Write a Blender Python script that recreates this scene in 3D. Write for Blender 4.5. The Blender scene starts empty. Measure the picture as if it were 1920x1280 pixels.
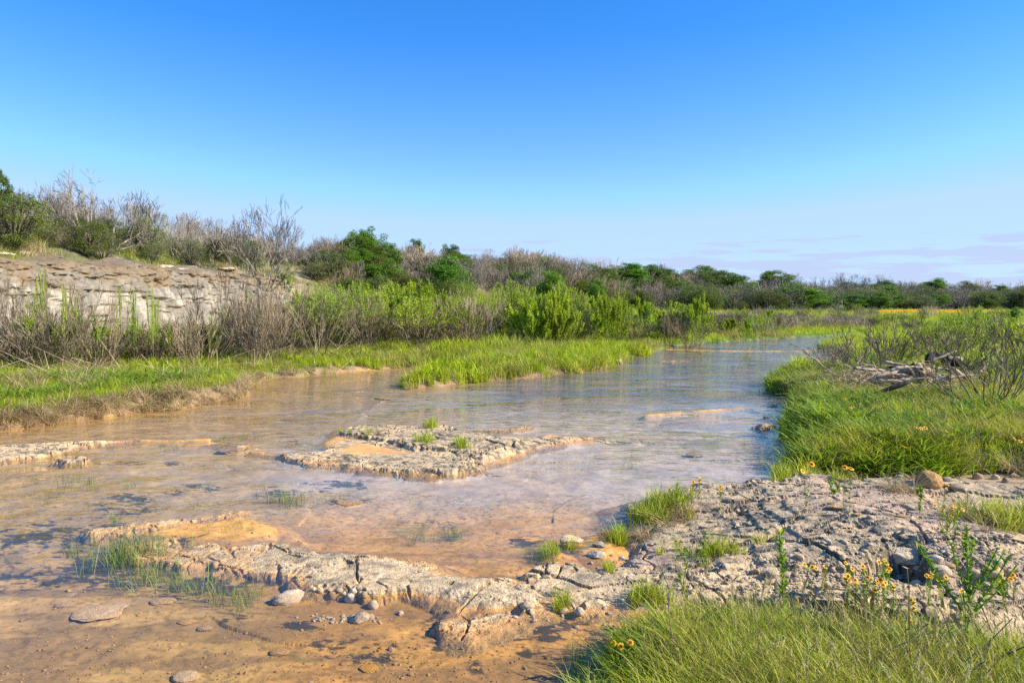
import bpy, math, random
import numpy as np
from mathutils import Vector, Matrix

random.seed(7); RNG = np.random.default_rng(11)
SC = bpy.context.scene
COL = SC.collection

# ------------------------------------------------------------------ camera, light, exposure
CAM_H = 2.2; FPX = 1280.0; CX = 960.0; HZ = 566.0       # photo is 1920 x 1280, horizon row 566
cam_d = bpy.data.cameras.new('camera'); cam = bpy.data.objects.new('camera', cam_d); COL.objects.link(cam)
cam_d.lens = 24.0; cam_d.sensor_width = 36.0; cam_d.clip_start = 0.05; cam_d.clip_end = 5000
cam.location = (0, 0, CAM_H)
PITCH = math.atan((640 - HZ) / FPX)
cam.rotation_euler = (math.radians(90) - PITCH, 0, 0)
SC.camera = cam

SUN_EL, SUN_AZ = math.radians(33), math.radians(98)    # azimuth clockwise from +Y (the view direction)
sd = bpy.data.lights.new('sun', 'SUN'); sd.energy = 5.0; sd.angle = math.radians(0.5); sd.color = (1.0, 0.92, 0.76)
sun = bpy.data.objects.new('sun', sd); COL.objects.link(sun)
sdir = Vector((math.sin(SUN_AZ) * math.cos(SUN_EL), math.cos(SUN_AZ) * math.cos(SUN_EL), math.sin(SUN_EL)))
sun.rotation_euler = sdir.to_track_quat('Z', 'Y').to_euler()

world = bpy.data.worlds.new('World'); SC.world = world; world.use_nodes = True
wt = world.node_tree; wt.nodes.clear()
def wn(t, **k):
    n = wt.nodes.new(t)
    for a, b in k.items(): setattr(n, a, b)
    return n
def wl(a, b): wt.links.new(a, b)
sky = wn('ShaderNodeTexSky', sky_type='NISHITA', sun_disc=False, sun_elevation=SUN_EL, sun_rotation=SUN_AZ,
         altitude=300, air_density=1.0, dust_density=0.15, ozone_density=4.5)
hsv = wn('ShaderNodeHueSaturation'); hsv.inputs['Saturation'].default_value = 1.35; hsv.inputs['Value'].default_value = 1.0
wl(sky.outputs[0], hsv.inputs['Color'])
tc = wn('ShaderNodeTexCoord'); sep = wn('ShaderNodeSeparateXYZ'); wl(tc.outputs['Generated'], sep.inputs[0])
# thin fair-weather clouds lying low all round the horizon: a flat layer seen edge on
def wmath(op, a, b=None, c=None, clamp=False):
    n = wn('ShaderNodeMath', operation=op, use_clamp=clamp)
    for i, v in enumerate((a, b, c)):
        if v is None: continue
        if isinstance(v, (int, float)): n.inputs[i].default_value = v
        else: wl(v, n.inputs[i])
    return n.outputs[0]
sat = wn('ShaderNodeMapRange'); wl(sep.outputs[2], sat.inputs[0]); sat.inputs[1].default_value = 0.0; sat.inputs[2].default_value = 0.35; sat.inputs[3].default_value = 1.12; sat.inputs[4].default_value = 1.30
wl(sat.outputs[0], hsv.inputs['Saturation'])
tnt = wn('ShaderNodeMix', data_type='RGBA', blend_type='MULTIPLY'); tnt.inputs[0].default_value = 1.0; wl(hsv.outputs[0], tnt.inputs[6]); tnt.inputs[7].default_value = (0.99, 0.91, 1.07, 1)
az = wmath('ARCTAN2', sep.outputs[0], sep.outputs[1])
el = sep.outputs[2]
cmb = wn('ShaderNodeCombineXYZ'); wl(wmath('MULTIPLY', az, 9.0), cmb.inputs[0]); wl(wmath('MULTIPLY', el, 90.0), cmb.inputs[1])
cn = wn('ShaderNodeTexNoise'); cn.inputs['Scale'].default_value = 1.0; cn.inputs['Detail'].default_value = 6; cn.inputs['Roughness'].default_value = 0.55
wl(cmb.outputs[0], cn.inputs['Vector'])
band = wn('ShaderNodeMapRange', interpolation_type='SMOOTHSTEP'); wl(el, band.inputs[0])
band.inputs[1].default_value = 0.018; band.inputs[2].default_value = 0.19; band.inputs[3].default_value = 0.56; band.inputs[4].default_value = 0.30
band.inputs[3].default_value, band.inputs[4].default_value = 0.14, -0.34
azb = wn('ShaderNodeMapRange', interpolation_type='SMOOTHSTEP'); wl(az, azb.inputs[0])
azb.inputs[1].default_value = -0.35; azb.inputs[2].default_value = 0.2; azb.inputs[3].default_value = -0.09; azb.inputs[4].default_value = 0.0
dens = wmath('ADD', wmath('ADD', cn.outputs[0], band.outputs[0]), azb.outputs[0])
cm = wn('ShaderNodeMapRange', interpolation_type='SMOOTHSTEP'); wl(dens, cm.inputs[0])
cm.inputs[1].default_value = 0.535; cm.inputs[2].default_value = 0.62; cm.inputs[3].default_value = 0; cm.inputs[4].default_value = 0.65
mixc = wn('ShaderNodeMix', data_type='RGBA'); wl(cm.outputs[0], mixc.inputs[0]); cap = wn('ShaderNodeMix', data_type='RGBA', blend_type='DARKEN'); cap.inputs[0].default_value = 0.9; wl(tnt.outputs[2], cap.inputs[6]); cap.inputs[7].default_value = (2.05, 2.95, 4.4, 1); wl(cap.outputs[2], mixc.inputs[6])
mixc.inputs[7].default_value = (2.2, 2.5, 3.5, 1)
bg = wn('ShaderNodeBackground'); bg.inputs[1].default_value = 0.132
wo = wn('ShaderNodeOutputWorld'); wl(mixc.outputs[2], bg.inputs[0]); wl(bg.outputs[0], wo.inputs[0])

SC.view_settings.view_transform = 'Standard'; SC.view_settings.look = 'None'
SC.view_settings.gamma = 1.0; SC.view_settings.exposure = 0.93
SC.render.engine = 'CYCLES'
SC.cycles.max_bounces = 6; SC.cycles.diffuse_bounces = 3; SC.cycles.glossy_bounces = 2; SC.cycles.transmission_bounces = 3
SC.cycles.transparent_max_bounces = 8
SC.cycles.use_denoising = False

# ------------------------------------------------------------------ small numeric helpers
def W(px, py, z=0.0):
    """Where the ray of photo pixel (px, py) meets the level z, in metres."""
    xc = (px - CX) / FPX; yc = (640.0 - py) / FPX
    c, s = math.cos(PITCH), math.sin(PITCH)
    dx, dy, dz = xc, c + yc * s, -s + yc * c
    if dz >= -1e-4: dz = -1e-4
    t = (z - CAM_H) / dz
    return (dx * t, dy * t)
def px_of(x, y, z=0.0):
    c, s = math.cos(PITCH), math.sin(PITCH)
    zz = z - CAM_H; d = y * c - zz * s; u = y * s + zz * c
    return (CX + FPX * x / d, 640 - FPX * u / d)
def xat(px, Y, z=2.2):
    return (px - CX) / FPX * Y
def sstep(a, b, x):
    t = np.clip((x - a) / (b - a), 0, 1); return t * t * (3 - 2 * t)
def _h(ix, iy, seed):
    h = (ix.astype(np.uint32) * np.uint32(374761393) + iy.astype(np.uint32) * np.uint32(668265263) + np.uint32((seed * 974711) & 0xffffffff))
    h = (h ^ (h >> np.uint32(13))) * np.uint32(1274126177)
    return ((h ^ (h >> np.uint32(16))) & np.uint32(0xffffff)).astype(np.float32) / 16777215.0
def vnoise(x, y, seed=0):
    x = np.asarray(x, dtype=np.float64); y = np.asarray(y, dtype=np.float64)
    fx = np.floor(x); fy = np.floor(y)
    ix = fx.astype(np.int64); iy = fy.astype(np.int64)
    u = (x - fx); v = (y - fy); u = u * u * u * (u * (u * 6 - 15) + 10); v = v * v * v * (v * (v * 6 - 15) + 10)
    a = _h(ix, iy, seed); b = _h(ix + 1, iy, seed); c = _h(ix, iy + 1, seed); d = _h(ix + 1, iy + 1, seed)
    return (a + (b - a) * u) * (1 - v) + (c + (d - c) * u) * v
def fbm(x, y, seed=0, octv=4, gain=0.5):
    s = 0; a = 1; t = 0; c, sn = 0.8, 0.6
    for o in range(octv):
        s = s + a * vnoise(x, y, seed + o * 17); t += a; a *= gain
        x, y = (c * x - sn * y) * 2.03 + 5.2, (sn * x + c * y) * 2.03 + 1.3
    return s / t
def ridged(x, y, seed=0, octv=3):
    s = 0; a = 1; t = 0; c, sn = 0.8, 0.6
    for o in range(octv):
        n = 1 - np.abs(2 * vnoise(x, y, seed + o * 13) - 1); s = s + a * n * n; t += a; a *= 0.5
        x, y = (c * x - sn * y) * 2.1 + 3.1, (sn * x + c * y) * 2.1 + 7.7
    return s / t
def polysd(P, x, y, M=2.0):
    """Signed distance to polygon P (inside positive); beyond M outside its box just -M."""
    P = np.asarray(P, float); out = np.full(x.shape, -float(M))
    m = (x > P[:, 0].min() - M) & (x < P[:, 0].max() + M) & (y > P[:, 1].min() - M) & (y < P[:, 1].max() + M)
    if not m.any(): return out
    X = x[m]; Y = y[m]; d2 = np.full(X.shape, 1e18); ins = np.zeros(X.shape, bool)
    for i in range(len(P)):
        ax, ay = P[i - 1]; bx, by = P[i]; ex, ey = bx - ax, by - ay
        L = ex * ex + ey * ey + 1e-12
        t = np.clip(((X - ax) * ex + (Y - ay) * ey) / L, 0, 1)
        d2 = np.minimum(d2, (X - ax - t * ex) ** 2 + (Y - ay - t * ey) ** 2)
        if ay != by:
            c = ((ay > Y) != (by > Y)) & (X < ex * (Y - ay) / (by - ay) + ax); ins ^= c
    d = np.sqrt(d2); out[m] = np.where(ins, d, -d); return out
def polylinesd(P, x, y):
    """Signed distance to an open line; positive on its right-hand side going along it."""
    best = np.full(x.shape, 1e18); sg = np.ones(x.shape)
    for i in range(len(P) - 1):
        ax, ay = P[i]; bx, by = P[i + 1]; ex, ey = bx - ax, by - ay; L = ex * ex + ey * ey
        t = ((x - ax) * ex + (y - ay) * ey) / L
        if i > 0: t = np.maximum(t, 0)
        if i < len(P) - 2: t = np.minimum(t, 1)
        dx = x - ax - t * ex; dy = y - ay - t * ey; d2 = dx * dx + dy * dy
        cr = ex * (y - ay) - ey * (x - ax); k = d2 < best
        best = np.where(k, d2, best); sg = np.where(k, np.where(cr < 0, 1.0, -1.0), sg)
    return np.sqrt(best) * sg

# ------------------------------------------------------------------ object helpers
def meta(o, label=None, cat=None, group=None, kind=None):
    if label: o['label'] = label
    if cat: o['category'] = cat
    if group: o['group'] = group
    if kind: o['kind'] = kind
    return o
def mesh_from(name, V, F, mats, cols=None, smooth=False, mat_idx=None, colname='Col'):
    """V (n,3), F (m,k) int array of tris or quads, or a list of such arrays."""
    me = bpy.data.meshes.new(name)
    Fs = F if isinstance(F, list) else [F]
    Fs = [np.asarray(f, np.int32) for f in Fs if len(f)]
    V = np.asarray(V, np.float32)
    loops = np.concatenate([f.ravel() for f in Fs]); tot = np.concatenate([np.full(len(f), f.shape[1], np.int32) for f in Fs])
    me.vertices.add(len(V)); me.vertices.foreach_set('co', V.ravel())
    me.loops.add(len(loops)); me.loops.foreach_set('vertex_index', loops)
    me.polygons.add(len(tot)); st = np.zeros(len(tot), np.int32); st[1:] = np.cumsum(tot)[:-1]
    me.polygons.foreach_set('loop_start', st); me.polygons.foreach_set('loop_total', tot)
    for m in (mats if isinstance(mats, (list, tuple)) else [mats]): me.materials.append(m)
    if mat_idx is not None: me.polygons.foreach_set('material_index', np.asarray(mat_idx, np.int32))
    me.polygons.foreach_set('use_smooth', np.full(len(tot), bool(smooth)))
    if cols is not None:
        C = np.asarray(cols, np.float32)
        if C.ndim == 1: C = np.stack([C, C, C], 1)
        C4 = np.ones((len(V), 4), np.float32); C4[:, :3] = C
        at = me.color_attributes.new(colname, 'FLOAT_COLOR', 'POINT'); at.data.foreach_set('color', C4.ravel())
    me.update(calc_edges=True)
    return me
def link(name, data, loc=(0, 0, 0), rotz=0.0, scale=(1, 1, 1), parent=None):
    o = bpy.data.objects.new(name, data); COL.objects.link(o)
    o.location = loc; o.rotation_euler = (0, 0, rotz); o.scale = scale
    if parent is not None: o.parent = parent
    return o

# ------------------------------------------------------------------ materials
def M(name):
    m = bpy.data.materials.new(name); m.use_nodes = True; m.node_tree.nodes.clear(); return m, NT(m.node_tree)
class NT:
    def __init__(s, t): s.t = t
    def n(s, typ, **k):
        n = s.t.nodes.new(typ)
        for a, b in k.items(): setattr(n, a, b)
        return n
    def set(s, sock, v):
        if isinstance(v, bpy.types.NodeSocket): s.t.links.new(v, sock)
        elif isinstance(v, (tuple, list)) and len(v) == 3 and sock.type == 'RGBA': sock.default_value = (*v, 1)
        else: sock.default_value = v
    def math(s, op, a, b=0.0, clamp=False):
        n = s.n('ShaderNodeMath', operation=op, use_clamp=clamp); s.set(n.inputs[0], a); s.set(n.inputs[1], b); return n.outputs[0]
    def noise(s, vec, scale, detail=4, rough=0.55, dist=0.0):
        n = s.n('ShaderNodeTexNoise'); n.inputs['Scale'].default_value = scale; n.inputs['Detail'].default_value = detail
        n.inputs['Roughness'].default_value = rough; n.inputs['Distortion'].default_value = dist
        if vec is not None: s.set(n.inputs['Vector'], vec)
        return n.outputs[0]
    def mr(s, v, a, b, c=0.0, d=1.0, smooth=True):
        n = s.n('ShaderNodeMapRange', interpolation_type='SMOOTHSTEP' if smooth else 'LINEAR')
        s.set(n.inputs[0], v)
        for i, q in enumerate((a, b, c, d)): s.set(n.inputs[i + 1], q)
        return n.outputs[0]
    def mix(s, f, a, b, blend='MIX'):
        n = s.n('ShaderNodeMix', data_type='RGBA', blend_type=blend); s.set(n.inputs[0], f); s.set(n.inputs[6], a); s.set(n.inputs[7], b); return n.outputs[2]
    def pos(s): return s.n('ShaderNodeNewGeometry').outputs['Position']
    def attr(s, name, typ='GEOMETRY'):
        return s.n('ShaderNodeAttribute', attribute_name=name, attribute_type=typ)
    def mapping(s, vec, scale=(1, 1, 1), rot=(0, 0, 0)):
        n = s.n('ShaderNodeMapping'); s.set(n.inputs[0], vec); n.inputs['Scale'].default_value = scale; n.inputs['Rotation'].default_value = rot; return n.outputs[0]
    def bump(s, h, strength=0.5, dist=0.01, normal=None):
        n = s.n('ShaderNodeBump'); n.inputs['Strength'].default_value = strength; n.inputs['Distance'].default_value = dist; s.set(n.inputs['Height'], h)
        if normal is not None: s.set(n.inputs['Normal'], normal)
        return n.outputs[0]
    def bsdf(s, col, rough=0.8, spec=0.3, normal=None):
        n = s.n('ShaderNodeBsdfPrincipled'); s.set(n.inputs['Base Color'], col); s.set(n.inputs['Roughness'], rough); s.set(n.inputs['Specular IOR Level'], spec)
        if normal is not None: s.set(n.inputs['Normal'], normal)
        return n.outputs[0]
    def out(s, sh): s.t.links.new(sh, s.n('ShaderNodeOutputMaterial').inputs[0])

def leaf_mat(name, c1, c2, c3=None, trans=0.35, tint=False, rough=0.5, objvar=0.25):
    """Leaves: colour runs c1..c2 with each leaf's own value, a little differently on every plant."""
    m, t = M(name)
    a = t.attr('Col').outputs['Fac'] if False else t.n('ShaderNodeSeparateColor')
    at = t.attr('Col'); t.set(a.inputs[0], at.outputs['Color'])
    col = t.mix(a.outputs[0], c1, c2)
    if c3 is not None: col = t.mix(a.outputs[1], col, c3)
    if tint:
        ti = t.attr('tint', 'INSTANCER').outputs['Fac']
        col = t.mix(t.mr(ti, 0.0, 1.0, 0.0, 0.7, False), col, (0.34, 0.26, 0.11))
    oi = t.n('ShaderNodeObjectInfo').outputs['Random']
    h = t.n('ShaderNodeHueSaturation'); t.set(h.inputs['Color'], col)
    t.set(h.inputs['Value'], t.mr(oi, 0, 1, 1 - objvar, 1 + objvar, False))
    t.set(h.inputs['Hue'], t.mr(t.math('FRACT', t.math('MULTIPLY', oi, 7.31)), 0, 1, 0.485, 0.512, False))
    d = t.bsdf(h.outputs[0], rough, 0.25)
    tr = t.n('ShaderNodeBsdfTranslucent')
    hh = t.n('ShaderNodeHueSaturation'); t.set(hh.inputs['Color'], h.outputs[0]); hh.inputs['Value'].default_value = 1.3; hh.inputs['Hue'].default_value = 0.49
    t.set(tr.inputs[0], hh.outputs[0])
    mx = t.n('ShaderNodeMixShader'); mx.inputs[0].default_value = trans
    t.t.links.new(d, mx.inputs[1]); t.t.links.new(tr.outputs[0], mx.inputs[2]); t.out(mx.outputs[0])
    return m
def bark_mat(name, c1, c2, scale=14):
    m, t = M(name)
    p = t.n('ShaderNodeTexCoord').outputs['Object']
    n = t.noise(t.mapping(p, (1, 1, 0.25)), scale, 4)
    col = t.mix(t.mr(n, 0.35, 0.65), c1, c2)
    oi = t.n('ShaderNodeObjectInfo').outputs['Random']
    h = t.n('ShaderNodeHueSaturation'); t.set(h.inputs['Color'], col); t.set(h.inputs['Value'], t.mr(oi, 0, 1, 0.75, 1.2, False))
    t.out(t.bsdf(h.outputs[0], 0.9, 0.1, t.bump(n, 0.5, 0.004)))
    return m

MT = {}
MT['dead_bark'] = bark_mat('dead_bark', (0.18, 0.15, 0.12), (0.37, 0.32, 0.265))
MT['brown_twig'] = bark_mat('brown_twig', (0.14, 0.11, 0.07), (0.32, 0.25, 0.16))
MT['pale_twig'] = bark_mat('pale_twig', (0.30, 0.225, 0.16), (0.52, 0.41, 0.29))
MT['live_bark'] = bark_mat('live_bark', (0.09, 0.07, 0.055), (0.19, 0.16, 0.13))
MT['char_wood'] = bark_mat('char_wood', (0.02, 0.018, 0.016), (0.07, 0.06, 0.05))
MT['drift_wood'] = bark_mat('drift_wood', (0.24, 0.17, 0.11), (0.54, 0.43, 0.31))
MT['oak_leaf'] = leaf_mat('oak_leaf', (0.05, 0.13, 0.012), (0.17, 0.30, 0.025), trans=0.32)
MT['juniper_leaf'] = leaf_mat('juniper_leaf', (0.05, 0.085, 0.012), (0.18, 0.23, 0.03), trans=0.25)
MT['olive_leaf'] = leaf_mat('olive_leaf', (0.10, 0.14, 0.035), (0.22, 0.25, 0.085), trans=0.25)
MT['willow_leaf'] = leaf_mat('willow_leaf', (0.16, 0.28, 0.010), (0.44, 0.56, 0.03), trans=0.4)
MT['weed_leaf'] = leaf_mat('weed_leaf', (0.11, 0.21, 0.012), (0.30, 0.42, 0.03), trans=0.4)
MT['grass_lush'] = leaf_mat('grass_lush', (0.17, 0.27, 0.006), (0.50, 0.60, 0.016), (0.42, 0.38, 0.12), trans=0.4, tint=True)
MT['grass_long'] = leaf_mat('grass_long', (0.17, 0.25, 0.004), (0.54, 0.60, 0.016), (0.48, 0.40, 0.14), trans=0.4, tint=True)
MT['grass_dry'] = leaf_mat('grass_dry', (0.30, 0.20, 0.10), (0.60, 0.45, 0.26), (0.14, 0.18, 0.04), trans=0.25)
MT['grass_dark'] = leaf_mat('grass_dark', (0.09, 0.15, 0.03), (0.24, 0.33, 0.06), (0.26, 0.21, 0.11), trans=0.25)
MT['seed_head'] = leaf_mat('seed_head', (0.36, 0.34, 0.13), (0.60, 0.55, 0.26), trans=0.4)
MT['petal'] = leaf_mat('petal', (0.90, 0.42, 0.01), (0.95, 0.62, 0.03), (0.28, 0.02, 0.01), trans=0.3, objvar=0.08)
MT['flower_disc'] = bark_mat('flower_disc', (0.06, 0.015, 0.01), (0.15, 0.05, 0.02), 90)
MT['yellow_bloom'] = leaf_mat('yellow_bloom', (0.75, 0.45, 0.01), (0.95, 0.62, 0.02), trans=0.3, objvar=0.1)
MT['cactus'] = bark_mat('cactus', (0.14, 0.22, 0.08), (0.26, 0.34, 0.14), 30)

# limestone shelves, bed and banks: the albedo of each region comes from the mesh, grain and relief from the nodes
def ground_mat(name, gscale, bstr, bdist, rough=0.9, dirt=0.5, dark=0.5, wet=False):
    m, t = M(name); p = t.pos()
    base = t.attr('Col').outputs['Color']
    n1 = t.noise(p, gscale, 6, 0.65); n2 = t.noise(p, gscale * 6.5, 3, 0.6)
    v = t.math('ADD', t.math('MULTIPLY', n1, 0.5), t.math('MULTIPLY', n2, 0.5))
    f = t.mr(v, 0.36, 0.64, 1 - dirt, 1 + dirt * 0.75, False)
    h = t.n('ShaderNodeHueSaturation'); t.set(h.inputs['Color'], base); t.set(h.inputs['Value'], f)
    n3 = t.noise(p, gscale * 2.2, 4, 0.7)
    col = t.mix(t.mr(n3, 0.58, 0.72, 0, dark), h.outputs[0], (0.10, 0.08, 0.06))
    b = t.bump(n2, bstr * 0.6, bdist * 0.4, t.bump(n1, bstr, bdist))
    r = rough
    if wet:
        z = t.n('ShaderNodeSeparateXYZ'); t.set(z.inputs[0], p)
        r = t.mr(z.outputs[2], 0.0, 0.03, 0.35, rough)
    t.out(t.bsdf(col, r, 0.35, b)); return m
MT['limestone'] = ground_mat('limestone', 11, 1.0, 0.03, 0.88, 0.42, 0.7, wet=True)
MT['bed'] = ground_mat('bed', 7, 0.5, 0.01, 0.8, 0.20, 0.12)
MT['soil'] = ground_mat('soil', 4, 0.8, 0.03, 0.95, 0.4, 0.3)
# ------------------------------------------------------------------ the lie of the land
def WP(pts, z=0.0):
    return [W(*p) if len(p) == 3 else W(p[0], p[1], z) for p in pts]
# left bank and everything beyond the river
LEFT = WP([(-700, 880), (-300, 838), (0, 806), (100, 795), (250, 775), (370, 762), (440, 748), (480, 738), (486, 728), (470, 722), (500, 711), (560, 706), (640, 698), (720, 692), (800, 687), (870, 684),
           (885, 692), (860, 702), (800, 710), (745, 718), (735, 724), (760, 729), (830, 727), (880, 717), (960, 712), (1060, 702), (1130, 690), (1168, 680), (1172, 670), (1215, 664), (1260, 650), (1320, 643), (1400, 639), (1500, 633), (1580, 629.5), (1650, 626), (1720, 622.5)])
LEFT += [(60, 56), (400, 90), (600, 600), (-600, 600), (-600, -50), (-60, -50)]
# right bank
RIGHT = WP([(1720, 627), (1650, 630), (1600, 634), (1560, 643), (1530, 655), (1545, 664), (1600, 670), (1580, 690), (1510, 699), (1445, 708), (1438, 722), (1445, 738), (1490, 750), (1482, 770), (1470, 790), (1465, 812), (1490, 835), (1484, 860), (1462, 885), (1455, 905),
            (1500, 893), (1600, 893), (1700, 893), (1800, 890), (1920, 893), (2100, 895), (2600, 900)])
RIGHT += [(40, 8), (400, 20), (400, 80), (60, 52)]
RIGHT = RIGHT[-4:][0:0] + RIGHT
FORE = WP([(1085, 1300, .0), (1130, 1235, .02), (1160, 1190, .04), (1185, 1150, .08), (1230, 1140, .12), (1300, 1128, .18), (1420, 1128, .2), (1550, 1140, .2), (1700, 1155, .2), (1850, 1160, .2), (2000, 1165, .2), (2500, 1180, .2)])
FORE += [(12, 3), (12, -6), (-1.5, -6), (-0.6, 0.5), (0.0, 2.4)]
# rock shelves (outlines at the water line, height above it given apart)
S_FRONT_N = WP([(150, 990), (200, 981), (300, 969), (400, 958), (435, 951), (470, 952), (455, 963), (400, 972), (330, 985), (250, 999), (160, 1004)], 0.02)
S_FRONT = WP([(195, 1020), (330, 1003), (345, 1020), (400, 1010), (430, 1022), (520, 1008), (560, 1018), (600, 1032), (700, 1038), (770, 1042), (810, 1060), (880, 1078), (940, 1078), (1000, 1088), (1030, 1120), (1035, 1142), (985, 1150), (975, 1163), (930, 1175), (880, 1195), (850, 1186), (812, 1178), (808, 1168), (850, 1148), (850, 1130), (830, 1110), (760, 1108), (700, 1114), (620, 1110), (550, 1092), (515, 1072), (450, 1068), (400, 1066), (385, 1055), (340, 1064), (300, 1052), (250, 1040)], 0.02)
S_FRONT_R = WP([(975, 1088), (960, 1072), (1000, 1055), (1055, 1045), (1085, 1050), (1110, 1062), (1150, 1050), (1185, 1058), (1230, 1064), (1300, 1070), (1400, 1075), (1500, 1080), (1700, 1095), (2600, 1105), (2600, 1200), (1700, 1170), (1300, 1140), (1200, 1138), (1160, 1128), (1080, 1135), (1020, 1125)], 0.04)
S_MID = WP([(505, 849), (545, 852), (600, 845), (615, 832), (640, 822), (622, 808), (640, 802), (740, 800), (850, 805), (930, 801), (990, 797), (1005, 799), (960, 806), (880, 806), (853, 810), (870, 815), (950, 816), (1010, 818), (1080, 818), (1130, 819), (1050, 832), (990, 845), (925, 862), (905, 880), (850, 889), (760, 886), (690, 880), (640, 872), (590, 872), (540, 864)], 0.01)
S_MID_U = WP([(626, 809), (660, 799), (740, 797), (840, 800), (880, 812), (960, 820), (1000, 828), (975, 842), (930, 856), (905, 860), (880, 856), (850, 846), (780, 842), (715, 826), (665, 816)], 0.06)
S_MID_F = WP([(650, 862), (700, 857), (760, 860), (840, 856), (895, 862), (905, 878), (850, 887), (770, 884), (700, 879), (650, 872)], 0.03)
S_LEFT = WP([(-400, 862), (-50, 838), (60, 832), (160, 827), (250, 822), (263, 825), (200, 832), (150, 838), (135, 846), (100, 854), (40, 862), (-50, 869), (-400, 900)], 0.01)
S_LEFT_B = WP([(85, 866), (110, 860), (160, 857), (172, 861), (160, 869), (120, 871)], 0.01)
S_SMALL = WP([(388, 830), (430, 825), (480, 834), (440, 845)], 0.0)
S_RIGHT = WP([(1143, 948, .03), (1160, 936, .03), (1220, 926, .05), (1290, 915, .08), (1400, 910, .12), (1470, 900, .2), (1490, 884, .25), (1600, 884, .3), (1700, 884, .32), (1920, 886, .35), (2100, 890, .35), (2700, 900, .35), (2700, 1120, .3), (2100, 1085, .3), (1920, 1078, .3), (1760, 1062, .3),
             (1700, 1020, .32), (1640, 1030, .32), (1600, 1046, .30), (1500, 1044, .28), (1400, 1046, .26), (1345, 1062, .22), (1310, 1068, .2), (1270, 1056, .2), (1225, 1062, .18), (1180, 1052, .16), (1165, 1030, .12), (1185, 1000, .08), (1150, 972, .04)])
S_TINY = WP([(1405, 800), (1425, 793), (1462, 795), (1455, 806), (1415, 808)], 0.01)
SHELVES = [('rock_shelf_front_n', S_FRONT_N, 0.05), ]
CREST = [(-27, -60), (-27, 30), (-25.5, 50), (-19, 66), (-12, 74), (-8, 88), (-2, 98), (8, 122), (32, 150), (75, 170), (150, 205), (300, 280), (600, 420)]

def worley(x, y, seed=0):
    fx = np.floor(x); fy = np.floor(y); ix = fx.astype(np.int64); iy = fy.astype(np.int64)
    d1 = np.full(x.shape, 9.0); d2 = np.full(x.shape, 9.0); idv = np.zeros(x.shape)
    for a in (-1, 0, 1):
        for b in (-1, 0, 1):
            px_ = fx + a + 0.1 + 0.8 * _h(ix + a, iy + b, seed); py_ = fy + b + 0.1 + 0.8 * _h(ix + a, iy + b, seed + 7)
            d = np.hypot(x - px_, y - py_); k = d < d1
            d2 = np.where(k, d1, np.minimum(d2, d)); idv = np.where(k, _h(ix + a, iy + b, seed + 13), idv); d1 = np.where(k, d, d1)
    return d1, d2, idv
def shelf(x, y, P, top, edge, seed, rough=1.0, M_=1.0):
    d = polysd(P, x, y, M_)
    m = d > -0.6
    h = np.full(x.shape, -5.0)
    if not m.any(): return h, d
    X, Y, D = x[m], y[m], d[m]
    D = D + 0.11 * (fbm(X * 3.2, Y * 3.2, seed, 5, 0.6) - 0.5) * 1.6 - 0.05 * sstep(0.80, 0.95, ridged(X * 1.9, Y * 2.6, seed + 8, 2))
    tp = top[m] if isinstance(top, np.ndarray) else top
    soft = sstep(0.45, 0.62, fbm(X * 0.9, Y * 0.9, seed + 55, 2))
    e = sstep(-0.03 - 0.25 * soft, edge + 0.15 * soft, D)
    wx = X + 0.10 * fbm(X * 3, Y * 3, seed + 71, 3); wy = Y + 0.10 * fbm(X * 3, Y * 3, seed + 72, 3)
    r = 0.048 * (fbm(X * 1.6, Y * 2.6, seed + 9, 4, 0.45) - 0.5) + 0.010 * (fbm(wx * 9, wy * 17, seed + 3, 4, 0.6) - 0.5)
    cr = sstep(0.86, 0.97, ridged(wx * 1.25, wy * 2.1, seed + 21, 2)) * 0.055
    pn = fbm(wx * 13, wy * 24, seed + 31, 3, 0.6); pit = sstep(0.56, 0.70, pn) * 0.016 * sstep(0.40, 0.62, fbm(X * 1.7, Y * 1.7, seed + 77, 3))
    rough = rough * 0.9
    lv = tp * (0.75 + 0.5 * fbm(X * 1.1, Y * 1.1, seed + 2, 3))
    lv = lv + 0.014 * (fbm(X * 2.5, Y * 2.5, seed + 4, 3) - 0.5)
    lv = lv + 0.015 * (fbm(X * 0.6, Y * 1.8, seed + 6, 2) - 0.5)
    q = 0.042; lq = lv / q; fl = np.floor(lq); lv = 0.5 * lv + 0.5 * (fl + sstep(0.35, 0.65, lq - fl)) * q    # bedding steps
    e0 = 0.07
    hh = -e0 + (lv + e0) * e + (r - cr - pit) * rough * sstep(0.0, 0.08, D)
    k1, k2, kid = worley(wx * 1.1 + 0.3, wy * 1.9, seed + 95); hh = hh - (1 - sstep(0.006, 0.028, k2 - k1)) * 0.045 * rough * sstep(0.0, 0.08, D) + (kid - 0.5) * 0.02 * rough * sstep(0, .1, D)
    w1, w2, wid = worley(wx * 4.2, wy * 5.0, seed + 90)                 # the rim breaks up into blocks with open joints
    band = sstep(0.34, 0.12, D + 0.1 * (wid - 0.5)) * sstep(-0.05, 0.02, D)
    hh = hh - band * rough * ((1 - sstep(0.03, 0.13, w2 - w1)) * 0.03 * (1 - soft) + (wid - 0.35) * 0.025 * sstep(0.3, 1.0, tp / 0.06))
    h[m] = hh
    return h, d

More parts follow.
